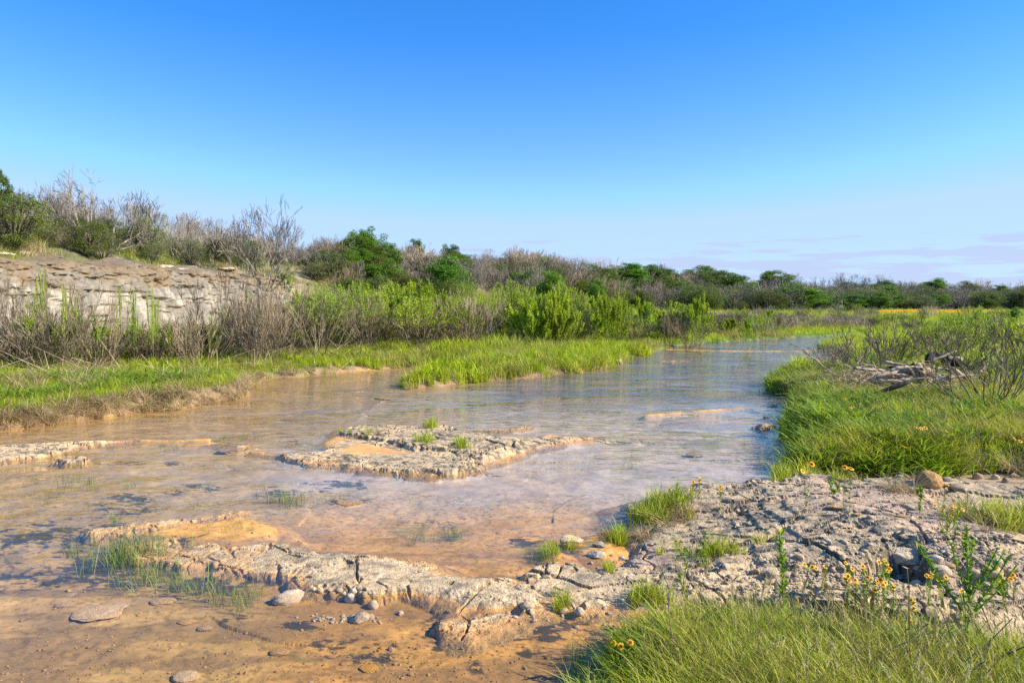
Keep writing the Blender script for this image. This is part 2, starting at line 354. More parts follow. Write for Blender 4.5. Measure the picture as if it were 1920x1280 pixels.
def ground(x, y):
    """Height of the ground, region number and helper distances at every (x, y)."""
    x = np.asarray(x, float); y = np.asarray(y, float)
    r = np.hypot(x, y)
    jit = (fbm(x * 1.3, y * 1.3, 3, 4) - 0.5)
    jf = np.clip(r * 0.03, 0.25, 1.6)
    dl = polysd(LEFT, x, y, 400) + jit * jf
    dr = polysd(RIGHT, x, y, 400) + jit * np.clip(r * 0.03, .2, 1)
    df = polysd(FORE, x, y, 6) + jit * 0.3
    # bed
    shore = np.maximum(np.maximum(dl, dr), df)
    bed = -0.035 - 0.045 * sstep(0.1, 2.5, -shore) + 0.03 * (fbm(x * 0.8, y * 0.8, 41, 3) - 0.5) + 0.012 * (fbm(x * 9, y * 9, 43, 3) - 0.5)
    bed = bed - 0.005 * sstep(7.0, 4.0, y) * sstep(1.5, -1.5, x)
    # thin gravel bars just breaking the surface
    for (P, w) in BARS:
        db = polylined(P, x, y); bed = np.maximum(bed, -0.08 + 0.088 * np.exp(-(db / w) ** 2) + 0.055 * (fbm(x * 2.5, y * 6, 55, 4) - 0.5))
    # wet orange flats between and behind the front shelves
    for (P, z) in FLATS:
        dp = polysd(P, x, y, 1.0); bed = np.maximum(bed, -0.14 + (z + 0.14) * sstep(-0.35, 0.25, dp + 0.4 * jit) + 0.012 * (fbm(x * 6, y * 6, 57, 4) - 0.5))
    h = bed.copy(); rid = np.zeros(x.shape, np.int32)
    # left bank: an undercut grassy step, a flat, then the scarp and the ridge
    s = polylinesd(CREST, x, y) + 3.0 * (fbm(x * 0.07, y * 0.07, 61, 3) - 0.5) * sstep(55, 75, y)
    step = np.where(y < 17, 0.26, 0.16) * (0.75 + 0.5 * fbm(x * 0.5, y * 0.5, 62, 2))
    lb = -0.12 + (step + 0.12) * sstep(-0.1, 0.45, dl) + 0.35 * sstep(1, 14, dl) + 0.10 * (fbm(x * 0.7, y * 0.7, 63, 4) - 0.5) * sstep(0.2, 2, dl)
    near = sstep(64, 54, y)
    cliff = lb * 1.0
    c1 = 3.2 * sstep(7.2, 6.5, s) + 1.5 * sstep(6.4, 2.0, s) + 1.5 * sstep(2.0, -10, s)
    c2 = 5.3 * sstep(14, 0, s) + 1.4 * sstep(0, -25, s)
    hh = near * c1 + (1 - near) * c2 * (1 - 0.45 * sstep(110, 220, x)) * (1 - 0.35 * sstep(20, 90, x))
    lb = lb + hh + (0.5 * (fbm(x * 0.25, y * 0.25, 65, 4) - 0.5) + 0.25 * (ridged(x * 0.9, y * 0.9, 66, 3) - 0.5)) * sstep(9, 3, s)
    lb = np.where(dl > 0, np.where(s < 9, lb, lb), np.where(dl > -0.3, lb, -5))
    k = lb > h; h = np.where(k, lb, h); rid = np.where(k & (dl > -0.05), 1, rid)
    # right bank
    rb = -0.12 + (0.22 + 0.12) * sstep(-0.1, 0.7, dr) + 0.18 * sstep(0.5, 6, dr) + 0.12 * (fbm(x * 0.9, y * 0.9, 71, 4) - 0.5) * sstep(0.2, 1.5, dr) + 0.25 * sstep(5, 30, dr)
    rb = np.where(dr > -0.3, rb, -5)
    k = rb > h; h = np.where(k, rb, h); rid = np.where(k & (dr > -0.05), 2, rid)
    # shelves
    ramp = 0.05 + 0.24 * sstep(0.9, 3.2, x)
    shl = [(S_FRONT_N, 0.018, 0.10, 101, 0.7, 4), (S_FRONT, 0.013 + 0.036 * sstep(-2.3, -0.8, x) * (1 - 0.7 * sstep(5.05, 4.75, y)), 0.06, 111, 0.9, 4), (S_FRONT_R, 0.045 + 0.08 * sstep(0.8, 2.5, x), 0.08, 121, 1.1, 4),
           (S_MID, 0.022, 0.09, 131, 0.7, 5), (S_MID_U, 0.10, 0.10, 141, 1.3, 5), (S_MID_F, 0.07, 0.08, 151, 1.2, 5),
           (S_LEFT, 0.035, 0.12, 161, 1.0, 6), (S_LEFT_B, 0.04, 0.08, 171, 0.8, 6), (S_SMALL, 0.02, 0.2, 181, 0.4, 6),
           (S_RIGHT, ramp, 0.16, 191, 1.35, 7), (S_TINY, 0.06, 0.15, 201, 0.25, 8)]
    for P, tp, ed, seed, rg, idn in shl:
        hs, d = shelf(x, y, P, tp, ed, seed, rg)
        ap = -0.028 - 0.26 * np.clip(-d, 0, 1) - 0.05 * fbm(x * 2.5, y * 2.5, seed + 61, 3); kk = (ap > h) & (rid == 0) & (d > -0.5); h = np.where(kk, ap, h)   # silt apron round the rock
        k = hs > h; h = np.where(k, hs, h); rid = np.where(k & (hs > -0.05), idn, rid)
    # foreground grassy bank
    fb = -0.05 + 0.15 * sstep(-0.05, 0.45, df) + 0.30 * sstep(0.3, 3.0, df) + 0.07 * (fbm(x * 2, y * 2, 81, 4) - 0.5)
    fb = np.where(df > -0.2, fb, -5)
    k = fb > h; h = np.where(k, fb, h); rid = np.where(k & (df > -0.05), 3, rid)
    return h, rid, dl, dr, df, s
def polylined(P, x, y):
    best = np.full(x.shape, 1e18)
    for i in range(len(P) - 1):
        ax, ay = P[i]; bx, by = P[i + 1]; ex, ey = bx - ax, by - ay; L = ex * ex + ey * ey
        t = np.clip(((x - ax) * ex + (y - ay) * ey) / L, 0, 1)
        best = np.minimum(best, (x - ax - t * ex) ** 2 + (y - ay - t * ey) ** 2)
    return np.sqrt(best)
BARS = [(WP([(1255, 655), (1330, 657), (1420, 658), (1500, 657.5), (1560, 655)]), 0.28), (WP([(1175, 666), (1215, 663.5)]), 0.25), (WP([(1240, 677), (1290, 676)]), 0.13), (WP([(1480, 675), (1560, 674)]), 0.13),
        (WP([(1210, 779), (1280, 772), (1330, 769), (1390, 765)]), 0.10), (WP([(1430, 760), (1470, 762)]), 0.06), (WP([(265, 825), (330, 826), (390, 824)]), 0.09), (WP([(500, 704), (600, 699), (700, 693)]), 0.25), (WP([(470, 846), (505, 850)]), 0.08),
        (WP([(1600, 629), (1690, 625)]), 0.3)]
FLATS = [(WP([(180, 1004), (330, 985), (450, 962), (520, 975), (560, 1000), (600, 1020), (520, 1006), (430, 1020), (340, 1010), (250, 1010)]), 0.014), (WP([(560, 1010), (640, 1028), (780, 1035), (860, 1062), (950, 1070), (1000, 1050), (1040, 1020), (1060, 1020), (1090, 1050), (960, 1095), (760, 1060), (600, 1045)]), 0.006),
         (WP([(600, 838), (620, 815), (700, 830), (800, 850), (760, 860), (600, 860)]), 0.02), (WP([(1130, 990), (1165, 975), (1180, 1040), (1150, 1055), (1080, 1050), (1060, 1015)]), 0.002), (WP([(1010, 812), (1150, 816), (1130, 826), (1010, 836)]), 0.0),
         (WP([(480, 1060), (380, 1068), (250, 1045), (200, 1025), (300, 1060)]), -0.03), (WP([(980, 1135), (1080, 1135), (1060, 1155), (960, 1170)]), -0.01), (WP([(250, 835), (60, 868), (0, 880), (0, 900), (250, 880), (400, 850)]), -0.05)]

def gz(x, y):
    return float(ground(np.array([x]), np.array([y]))[0][0])
def hit(px, py, off=0.0):
    """First point where the photo's ray comes within OFF metres above the ground."""
    c, s = math.cos(PITCH), math.sin(PITCH); xc = (px - CX) / FPX; yc = (640 - py) / FPX
    d = np.array([xc, c + yc * s, -s + yc * c]); t = np.geomspace(1.5, 400, 1500)
    X, Y, Z = d[0] * t, d[1] * t, CAM_H + d[2] * t
    g = np.maximum(ground(X, Y)[0], 0.0 if off >= 0 else -9) + off
    k = np.argmax(Z <= g)
    return X[k], Y[k], g[k] - off

# polar sheet of ground round the viewpoint: fine where it is near and in view, coarse beyond
az_ = np.concatenate([np.linspace(-80, -44, 60, endpoint=False), np.linspace(-44, 44, 980), np.linspace(44, 80, 61)[1:]]) * math.pi / 180
rr = np.concatenate([np.geomspace(0.5, 3.2, 40, endpoint=False), np.geomspace(3.2, 14, 560, endpoint=False), np.geomspace(14, 60, 240, endpoint=False), np.geomspace(60, 900, 130)])
AZ, RR = np.meshgrid(az_, rr); GX = (RR * np.sin(AZ)).ravel(); GY = (RR * np.cos(AZ)).ravel()
GH, RID, DL, DR, DF, SS = ground(GX, GY)
nA, nR = len(az_), len(rr)

def blob(x, y, items):
    out = np.zeros(x.shape)
    for (px, py, wx, wy, a) in items:
        cx, cy = W(px, py, -0.1); sx = wx / FPX * cy; sy = abs(W(px, py + wy, -0.1)[1] - W(px, py - wy, -0.1)[1]) / 2
        out = np.maximum(out, a * np.exp(-(((x - cx) / sx) ** 2 + ((y - cy) / sy) ** 2)))
    return out
ALG_DARK = [(110, 1010, 130, 34, 1), (60, 1080, 100, 30, .8), (220, 1060, 170, 40, 1), (850, 1160, 60, 24, .9), (1150, 1120, 30, 20, .7), (660, 1215, 120, 14, .8), (380, 1100, 120, 30, .9), (540, 930, 80, 8, .95), (640, 913, 70, 9, .9), (480, 915, 40, 6, .7), (360, 920, 70, 10, .8), (240, 940, 60, 14, .8), (250, 960, 70, 10, .7), (650, 945, 50, 10, .6),
            (1000, 1025, 90, 14, .9), (1050, 1045, 60, 10, .8), (800, 990, 60, 12, .6), (1130, 775, 60, 4, .6), (1450, 780, 50, 8, .8), (1440, 880, 40, 12, .9), (1390, 870, 60, 8, .6), (1160, 832, 70, 5, .8), (1370, 825, 80, 5, .6), (1300, 860, 30, 4, .7), (860, 893, 90, 6, .8), (600, 880, 60, 6, .6), (700, 878, 120, 8, .55),
            (1050, 1190, 90, 30, .8), (870, 1200, 80, 20, .8), (820, 1230, 60, 20, .7), (560, 1180, 70, 20, .6), (620, 1215, 80, 16, .7), (1110, 1160, 60, 20, .8), (920, 1260, 80, 20, .7), (700, 1240, 120, 16, .5), (1000, 1230, 60, 30, .6), (450, 1165, 40, 14, .5), (1480, 830, 30, 20, .8), (60, 905, 60, 10, .4), (240, 875, 120, 5, .5)]
ALG_GREEN = [(770, 998, 50, 14, .9), (840, 1010, 40, 16, .9), (220, 1035, 90, 22, .9), (330, 1075, 70, 14, .8), (1010, 1035, 60, 12, .8), (1090, 1040, 60, 12, .9), (640, 1120, 90, 10, .6), (560, 837, 60, 8, .7), (450, 1075, 60, 10, .8), (420, 990, 40, 8, .7), (150, 900, 70, 10, .6), (760, 889, 150, 4, .8), (330, 838, 60, 8, .5), (600, 1240, 90, 18, .5), (430, 880, 80, 14, .35), (950, 1180, 120, 12, .6)]

def ground_colour(x, y, h, rid, dl, dr, df, s):
    n = x.size; C = np.zeros((n, 3))
    lerp = lambda a, b, t: a + (b - a) * t[:, None]
    A = lambda *c: np.tile(np.array(c, float), (n, 1))
    f1 = fbm(x * 0.6, y * 0.6, 301, 4); f2 = fbm(x * 4, y * 4, 302, 4); f3 = fbm(x * 14, y * 14, 303, 3)
    # bed: tan silt, pinker and paler upstream, orange where it comes up to the air
    bed = lerp(A(0.56, 0.30, 0.075), A(0.47, 0.385, 0.33), sstep(5.0, 8.5, y + 3.0 * (f1 - 0.5)))
    bed = lerp(bed, A(0.46, 0.30, 0.15), sstep(-2.5, -7, x - 0.2 * y + 3))
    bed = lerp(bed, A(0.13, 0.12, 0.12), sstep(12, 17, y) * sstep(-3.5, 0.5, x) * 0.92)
    bed = lerp(bed, A(0.30, 0.205, 0.085), sstep(10, 13, y) * sstep(0, -4, x) * 0.8)
    bed = lerp(bed, A(0.20, 0.17, 0.14), sstep(0.45, 0.6, fbm(x * 0.7, y * 1.4, 331, 4)) * sstep(1.5, 3.5, x) * sstep(9, 11, y) * 0.6)
    bed = lerp(bed, A(0.44, 0.285, 0.10), sstep(-0.28, -0.42, x / np.maximum(y, .1) + 0.12 * (f1 - .5)) * 0.85)
    bed = lerp(bed, A(0.64, 0.33, 0.09), sstep(-0.035, -0.004, h) * 0.9)
    bed = bed * (1 - 0.35 * sstep(0.56, 0.70, fbm(x * 26, y * 30, 333, 3)) * (y < 8))[:, None]
    bed = bed * (0.66 + 0.68 * f2 * (0.6 + 0.8 * f3))[:, None]
    st = sstep(0.52, 0.66, fbm(x * 1.2 + 0.6 * y, y * 5.0, 304, 4)) * sstep(7.5, 5.5, y) * 0.5
    bed = lerp(bed, A(0.16, 0.10, 0.05), st * (x > -4.5))
    bd = blob(x, y, ALG_DARK); tex = 0.5 * fbm(x * 5 + y * 2, y * 9, 305, 4) + 0.5 * fbm(x * 15 + y * 4, y * 30, 308, 4, 0.65)
    bed = lerp(bed, A(0.035, 0.035, 0.025), sstep(0.50, 0.66, 0.5 * bd + 0.5 * np.clip((tex - 0.5) * 4.0 + 0.5, 0, 1)) * sstep(0.08, 0.3, bd) * 0.9)
    bg_ = blob(x, y, ALG_GREEN)
    bed = lerp(bed, A(0.24, 0.20, 0.045), sstep(0.52, 0.70, 0.5 * bg_ + 0.5 * np.clip((fbm(x * 14, y * 26, 306, 5, 0.6) - 0.5) * 3.2 + 0.5, 0, 1)) * sstep(0.1, 0.3, bg_) * 0.85)
    far = sstep(9, 13, y); bed = lerp(bed, A(0.50, 0.31, 0.15), far * sstep(0.53, 0.62, fbm(x * 0.8, y * 2.6, 307, 4)) * 0.35)
    # limestone: cream, with grey lichened tops and an orange wet fringe
    rock = lerp(A(0.60, 0.43, 0.245), A(0.45, 0.34, 0.205), sstep(0.40, 0.60, f2 * 0.6 + f1 * 0.4))
    grey = np.isin(rid, (7,)) * 0.75 + np.isin(rid, (5, 8)) * 0.15
    rock = lerp(rock, A(0.41, 0.31, 0.19), grey * sstep(0.3, 0.6, f3))
    rock = lerp(rock, A(0.64, 0.49, 0.32), sstep(0.62, 0.75, f3) * 0.6)
    rock = lerp(rock, A(0.12, 0.105, 0.085), sstep(0.54, 0.66, fbm(x * 9, y * 14, 311, 4)) * 0.8 * np.where(rid == 4, 0.6, 1.0))
    rock = lerp(rock, A(0.095, 0.085, 0.065), SLOPE * sstep(0.40, 0.58, fbm(x * 12, y * 16, 313, 4)) * 0.8)     # dark noise patches on the steep faces
    rock = lerp(rock, A(0.60, 0.31, 0.09), sstep(0.020, -0.005, h + 0.02 * (f2 - 0.5)) * 0.8)
    rock = lerp(rock, A(0.30, 0.20, 0.07), sstep(0.0, -0.03, h) * 0.8)
    pink = sstep(0.56, 0.66, fbm(x * 2.1, y * 2.1, 312, 3)) * (rid == 7); rock = lerp(rock, A(0.50, 0.34, 0.24), pink * 0.6)
    # soils
    soil = lerp(A(0.13, 0.12, 0.05), A(0.26, 0.19, 0.10), sstep(0.45, 0.65, f1))
    soil = lerp(soil, A(0.34, 0.20, 0.11), sstep(0.35, 0.0, np.maximum(np.where(rid == 1, dl, 9), 0)) * (rid == 1))
    soil = lerp(soil, A(0.28, 0.18, 0.10), sstep(0.3, 0.0, df) * (rid == 3) * 0.7)
    hill = lerp(A(0.27, 0.21, 0.13), A(0.14, 0.14, 0.055), sstep(0.36, 0.52, f1 * 0.5 + 0.5 * fbm(x * 0.25, y * 0.25, 321, 3)))
    hill = lerp(hill, A(0.46, 0.39, 0.30), sstep(0.60, 0.70, fbm(x * 0.9, y * 0.9, 322, 4)) * 0.35 * sstep(80, 60, y))
    hl = sstep(10, 7, s) * (rid == 1); soil = lerp(soil, hill, hl)
    gr = sstep(24, 34, np.hypot(x, y)) * (1 - hl); soil = lerp(soil, A(0.12, 0.19, 0.04) * (0.7 + 0.6 * f1)[:, None], gr * np.isin(rid, (1, 2)))
    sand = (rid == 1) * sstep(66, 72, y) * (1 - hl) * sstep(100, 80, y) * sstep(15, 30, x); soil = lerp(soil, A(0.5, 0.4, 0.28), sand * 0.8)
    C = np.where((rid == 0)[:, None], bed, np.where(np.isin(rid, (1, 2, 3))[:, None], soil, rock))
    return np.clip(C, 0.01, 0.85)
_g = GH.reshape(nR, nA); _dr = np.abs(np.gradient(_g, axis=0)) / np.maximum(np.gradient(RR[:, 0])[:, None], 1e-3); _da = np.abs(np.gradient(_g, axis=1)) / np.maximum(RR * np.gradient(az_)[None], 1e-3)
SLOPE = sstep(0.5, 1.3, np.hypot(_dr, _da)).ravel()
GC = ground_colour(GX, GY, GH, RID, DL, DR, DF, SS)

ii, jj = np.meshgrid(np.arange(nR - 1), np.arange(nA - 1), indexing='ij'); v0 = (ii * nA + jj).ravel()
QUADS = np.stack([v0, v0 + 1, v0 + nA + 1, v0 + nA], 1)
GV = np.stack([GX, GY, GH], 1)
QR = RID[QUADS].max(axis=1)
def ground_piece(name, ids, mat, smooth=None):
    q = QUADS[np.isin(QR, ids)]; u, inv = np.unique(q, return_inverse=True)
    me = mesh_from(name, GV[u], inv.reshape(q.shape)[:, ::-1], mat, GC[u], ids[0] < 4 if smooth is None else smooth)
    return link(name, me)
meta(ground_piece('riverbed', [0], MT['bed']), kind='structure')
meta(ground_piece('terrain', [1], MT['soil']), kind='structure')
meta(ground_piece('river_bank', [2], MT['soil']), kind='structure')
meta(ground_piece('ground', [3], MT['soil']), kind='structure')
G_SHELF = 'limestone shelves breaking the river surface'
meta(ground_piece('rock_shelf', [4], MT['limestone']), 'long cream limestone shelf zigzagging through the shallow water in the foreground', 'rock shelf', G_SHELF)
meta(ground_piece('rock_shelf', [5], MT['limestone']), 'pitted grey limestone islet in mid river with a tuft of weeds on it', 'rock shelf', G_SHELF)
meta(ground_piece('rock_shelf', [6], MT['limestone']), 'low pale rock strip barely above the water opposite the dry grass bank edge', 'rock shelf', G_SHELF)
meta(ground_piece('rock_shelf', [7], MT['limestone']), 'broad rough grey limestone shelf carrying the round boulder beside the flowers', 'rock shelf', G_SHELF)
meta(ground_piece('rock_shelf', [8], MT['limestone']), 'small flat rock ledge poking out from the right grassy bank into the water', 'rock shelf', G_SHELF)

# ------------------------------------------------------------------ water
m, t = M('water'); p = t.pos()
sepw = t.n('ShaderNodeSeparateXYZ'); t.set(sepw.inputs[0], p)
calm = t.noise(t.mapping(p, (0.35, 0.55, 1)), 1.0, 3, 0.5)
w1 = t.noise(t.mapping(p, (0.8, 1.2, 1), (0, 0, 0.25)), 3.6, 2, 0.5, 0.5)
w2 = t.noise(t.mapping(p, (0.7, 1.6, 1), (0, 0, -0.2)), 9.0, 2, 0.5, 0.4)
w3 = t.noise(t.mapping(p, (1.0, 2.0, 1), (0, 0, 0.5)), 2.2, 2, 0.5, 0.3)
amp = t.math('MULTIPLY', t.mr(calm, 0.34, 0.60, 0.25, 1.0), t.mr(sepw.outputs[1], 4.0, 11.0, 0.10, 1.0))
hgt = t.math('ADD', t.math('ADD', t.math('MULTIPLY', w1, 0.8), t.math('MULTIPLY', w2, 0.35)), t.math('MULTIPLY', w3, 0.8))
hgt = t.math('MULTIPLY', hgt, amp)
nrm = t.bump(hgt, 1.0, 0.058)
lw = t.n('ShaderNodeLayerWeight'); lw.inputs['Blend'].default_value = 0.5; t.set(lw.inputs['Normal'], nrm)
frs = t.math('ADD', t.math('MULTIPLY', t.math('POWER', lw.outputs['Facing'], 5.0), 0.98), 0.02, True)     # the same seen from above and from below
gl = t.n('ShaderNodeBsdfGlossy'); gl.inputs['Roughness'].default_value = 0.0; t.set(gl.inputs['Normal'], nrm)
tp = t.n('ShaderNodeBsdfTransparent'); tp.inputs[0].default_value = (0.96, 0.92, 0.84, 1)
mx = t.n('ShaderNodeMixShader'); t.set(mx.inputs[0], frs); t.t.links.new(tp.outputs[0], mx.inputs[1]); t.t.links.new(gl.outputs[0], mx.inputs[2]); t.out(mx.outputs[0])
MT['water'] = m
a2 = np.linspace(-85, 85, 120) * math.pi / 180; r2 = np.geomspace(0.5, 95, 60); A2, R2 = np.meshgrid(a2, r2)
i2, j2 = np.meshgrid(np.arange(59), np.arange(119), indexing='ij'); q0 = (i2 * 120 + j2).ravel()
wv = np.stack([(R2 * np.sin(A2)).ravel(), (R2 * np.cos(A2)).ravel(), np.zeros(A2.size)], 1)
meta(link('water', mesh_from('water', wv, np.stack([q0, q0 + 120, q0 + 121, q0 + 1], 1)[:, ::-1], MT['water'])), kind='structure')
# ------------------------------------------------------------------ plant builders
def tubes(segs, sides=3):
    """segs rows: x0 y0 z0 r0 x1 y1 z1 r1 -> open prisms."""
    S = np.asarray(segs, float); n = len(S); p0 = S[:, 0:3]; p1 = S[:, 4:7]; r0 = S[:, 3]; r1 = S[:, 7]
    d = p1 - p0; L = np.linalg.norm(d, axis=1, keepdims=True) + 1e-9; d = d / L
    ref = np.where(np.abs(d[:, 2:3]) < 0.9, np.array([[0, 0, 1.0]]), np.array([[1.0, 0, 0]]))
    u = np.cross(d, ref); u /= np.linalg.norm(u, axis=1, keepdims=True) + 1e-9; v = np.cross(d, u)
    V = np.zeros((n, 2 * sides, 3))
    for k in range(sides):
        a = 2 * math.pi * k / sides; o = math.cos(a) * u + math.sin(a) * v
        V[:, k] = p0 + o * r0[:, None]; V[:, sides + k] = p1 + o * r1[:, None]
    base = (np.arange(n) * 2 * sides)[:, None, None]
    q = np.array([[k, (k + 1) % sides, sides + (k + 1) % sides, sides + k] for k in range(sides)])[None]
    return V.reshape(-1, 3), (base + q).reshape(-1, 4)
def rotv(d, axis, a):
    return d * math.cos(a) + np.cross(axis, d) * math.sin(a) + axis * np.dot(axis, d) * (1 - math.cos(a))
def unit(v):
    return v / (np.linalg.norm(v) + 1e-9)
def grow(rng, start, d, L, r, depth, segs, tips, up=0.1, spread=0.55, kids=(2, 3), shrink=0.72, wig=0.16, rmin=0.006, steps=3, lead=True):
    p = np.array(start, float); d = unit(np.array(d, float)); r_end = max(r * 0.62, rmin)
    nodes = []
    for i in range(steps):
        ra = r + (r_end - r) * i / steps; rb = r + (r_end - r) * (i + 1) / steps
        d = unit(d + rng.normal(0, wig, 3) + np.array([0, 0, up])); q = p + d * L / steps
        segs.append([*p, ra, *q, rb]); p = q; nodes.append((p.copy(), d.copy(), rb))
    if depth <= 0:
        tips.append((p, d)); return
    n = rng.integers(kids[0], kids[1] + 1)
    for k in range(n):
        ax = unit(np.cross(d, rng.normal(0, 1, 3))); a = spread * rng.uniform(0.45, 1.25) * (0.5 if (k == 0 and lead) else 1)
        at, dd, rr_ = nodes[-1] if k < 2 else nodes[rng.integers(0, len(nodes))]
        grow(rng, at, rotv(dd, ax, a), L * shrink * rng.uniform(0.8, 1.15), max(rr_ * 0.85, rmin), depth - 1, segs, tips, up, spread, kids, shrink, wig, rmin, max(2, steps - (depth < 3)), lead)

def fit(V, h, w=None):
    """Scale so that the plant stands on z=0 and is h high (and w wide)."""
    top = np.percentile(V[:, 2], 99.6); s = h / top
    V = V * s
    if w is not None:
        ww = np.percentile(np.hypot(V[:, 0], V[:, 1]), 97) * 2; k = w / ww; V = V * np.array([k, k, 1])
    return V
def dead_tree_mesh(seed, stems=4, spread0=0.7, depth=5, up=0.10, w=1.2, r=0.045):
    rng = np.random.default_rng(seed); segs = []; tips = []; a0 = rng.uniform(0, 6.28)
    for k in range(stems):
        a = a0 + 6.28 * k / stems + rng.uniform(-.4, .4); t = spread0 * rng.uniform(0.5, 1.15)
        grow(rng, (0.06 * math.cos(a), 0.06 * math.sin(a), -0.1), (math.cos(a) * math.sin(t), math.sin(a) * math.sin(t), math.cos(t)), 0.62, r * rng.uniform(.7, 1.1), depth, segs, tips, up, 0.55, (2, 3), 0.76, 0.15, 0.0045, 3)
    S = np.array(segs); big = S[:, 3] > 0.020
    Vb, Fb = tubes(S[big], 5); Vs, Fs = tubes(S[~big], 3)
    allv = np.concatenate([Vb, Vs]); top = np.percentile(allv[:, 2], 99.6); ww = np.percentile(np.hypot(allv[:, 0], allv[:, 1]), 97) * 2
    sc = np.array([w / ww, w / ww, 1 / top])
    return (Vb * sc, Fb), (Vs * sc, Fs)
def leaves_at(rng, P, size, aspect=1.6, up=0.3, N=None, dirs=None, dalign=0.0):
    """One quad per point, randomly turned, leaning upward by UP."""
    n = len(P); nrm = rng.normal(0, 1, (n, 3)); nrm[:, 2] = np.abs(nrm[:, 2]) + up; nrm /= np.linalg.norm(nrm, axis=1, keepdims=True)
    t = rng.normal(0, 1, (n, 3))
    if dirs is not None: t = t * (1 - dalign) + dirs * dalign * 2
    t -= nrm * (t * nrm).sum(1, keepdims=True); t /= np.linalg.norm(t, axis=1, keepdims=True) + 1e-9
    b = np.cross(nrm, t); s = size * rng.uniform(0.6, 1.35, (n, 1)); l = s * aspect
    V = np.stack([P - t * l * .5, P + b * s * .5, P + t * l * .5, P - b * s * .5], 1)
    F = (np.arange(n) * 4)[:, None] + np.array([[0, 1, 2, 3]])
    c = rng.uniform(0, 1, n); d = (rng.uniform(0, 1, n) < 0.06) * 1.0
    C = np.stack([c, d, c * 0], 1).repeat(4, axis=0)
    return V.reshape(-1, 3), F, C
def crown_mesh(seed, nleaf=5200, nclump=46, size=0.034, shape='round', w=1.0):
    """Foliage made of many leaf clumps spread through an uneven crown of unit height."""
    rng = np.random.default_rng(seed); cs = []
    while len(cs) < nclump:
        p = rng.uniform(-1, 1, 3); rr_ = np.linalg.norm(p)
        if rr_ > 1 or rr_ < 0.35: continue
        k = 0.78 + 0.32 * float(fbm(np.array([p[0] * 1.7 + seed]), np.array([p[1] * 1.7 + p[2] * 2.1]), seed, 2)[0] * 2 - 1)
        p = p * k
        if shape == 'cone': p[:2] *= (1.0 - 0.55 * (p[2] * .5 + .5))
        if shape == 'round' and p[2] < -0.75: continue
        cs.append(p)
    cs = np.array(cs); rad = rng.uniform(0.16, 0.30, nclump)
    idx = rng.integers(0, nclump, nleaf); g = rng.normal(0, 1, (nleaf, 3)); g /= np.linalg.norm(g, axis=1, keepdims=True)
    P = cs[idx] + g * (rad[idx] * rng.uniform(0.3, 1.0, nleaf) ** 0.6)[:, None] * np.array([1, 1, .72])
    zs, zo = (0.44, 0.56) if shape == 'round' else (0.50, 0.47)
    P = P * np.array([w / 2, w / 2, zs]); P[:, 2] += zo
    V, F, C = leaves_at(rng, P, size, 1.5, 0.4)
    C[:, 0] = np.clip(C[:, 0] * 0.6 + 0.4 * rng.uniform(0, 1, nclump)[idx].repeat(4), 0, 1)
    # limbs reaching into the clumps
    segs = []; z0 = 0.30 if shape == 'round' else 0.05
    segs.append([0, 0, -0.05, 0.045, 0.01, 0.01, z0 * .6, 0.036])
    for c in cs[:: 2]:
        q = c * np.array([w / 2, w / 2, 0.44]) + np.array([0, 0, 0.56]); mid = np.array([q[0] * .35, q[1] * .35, (z0 + q[2]) / 2 - .05])
        segs.append([0.01, 0.01, z0 * .55, 0.020, *mid, 0.013]); segs.append([*mid, 0.013, *q, 0.004])
    Vt, Ft = tubes(segs, 4)
    return (V, F, C), (Vt, Ft)
def brush_mesh(seed, stems=30, lean=0.55, depth=2, w=1.3, leaf=0, leafsize=0.03, r=0.008, low=0.35, up=0.05):
    """Many thin stems fanning up from the base; LEAF leaves on their upper parts."""
    rng = np.random.default_rng(seed); segs = []; tips = []
    for k in range(stems):
        a = rng.uniform(0, 6.28); t = lean * rng.uniform(0, 1) ** 0.7; rb = 0.12 * rng.uniform(0, 1) ** .5
        grow(rng, (rb * math.cos(a), rb * math.sin(a), -0.04), (math.cos(a) * math.sin(t), math.sin(a) * math.sin(t), math.cos(t)), 0.42 * rng.uniform(.7, 1.1), r * rng.uniform(.7, 1.3), depth, segs, tips, up, 0.32, (2, 3), 0.68, 0.09, 0.0028, 3)
    S = np.array(segs); V, F = tubes(S, 3)
    top = np.percentile(V[:, 2], 99.6); ww = np.percentile(np.hypot(V[:, 0], V[:, 1]), 97) * 2; sc = np.array([w / ww, w / ww, 1 / top])
    out = [(V * sc, F)]
    if leaf:
        p0 = S[:, 0:3] * sc; p1 = S[:, 4:7] * sc; zz = p1[:, 2]; wgt = np.clip(zz - low, 0, 1) ** 1.0 + 1e-6
        i = rng.choice(len(S), leaf, p=wgt / wgt.sum()); u = rng.uniform(0, 1, (leaf, 1)); P = p0[i] * (1 - u) + p1[i] * u + rng.normal(0, 0.012, (leaf, 3))
        d = p1[i] - p0[i]; d /= np.linalg.norm(d, axis=1, keepdims=True) + 1e-9
        out.append(leaves_at(rng, P, leafsize, 2.8, 0.1, dirs=d, dalign=0.6))
    return out
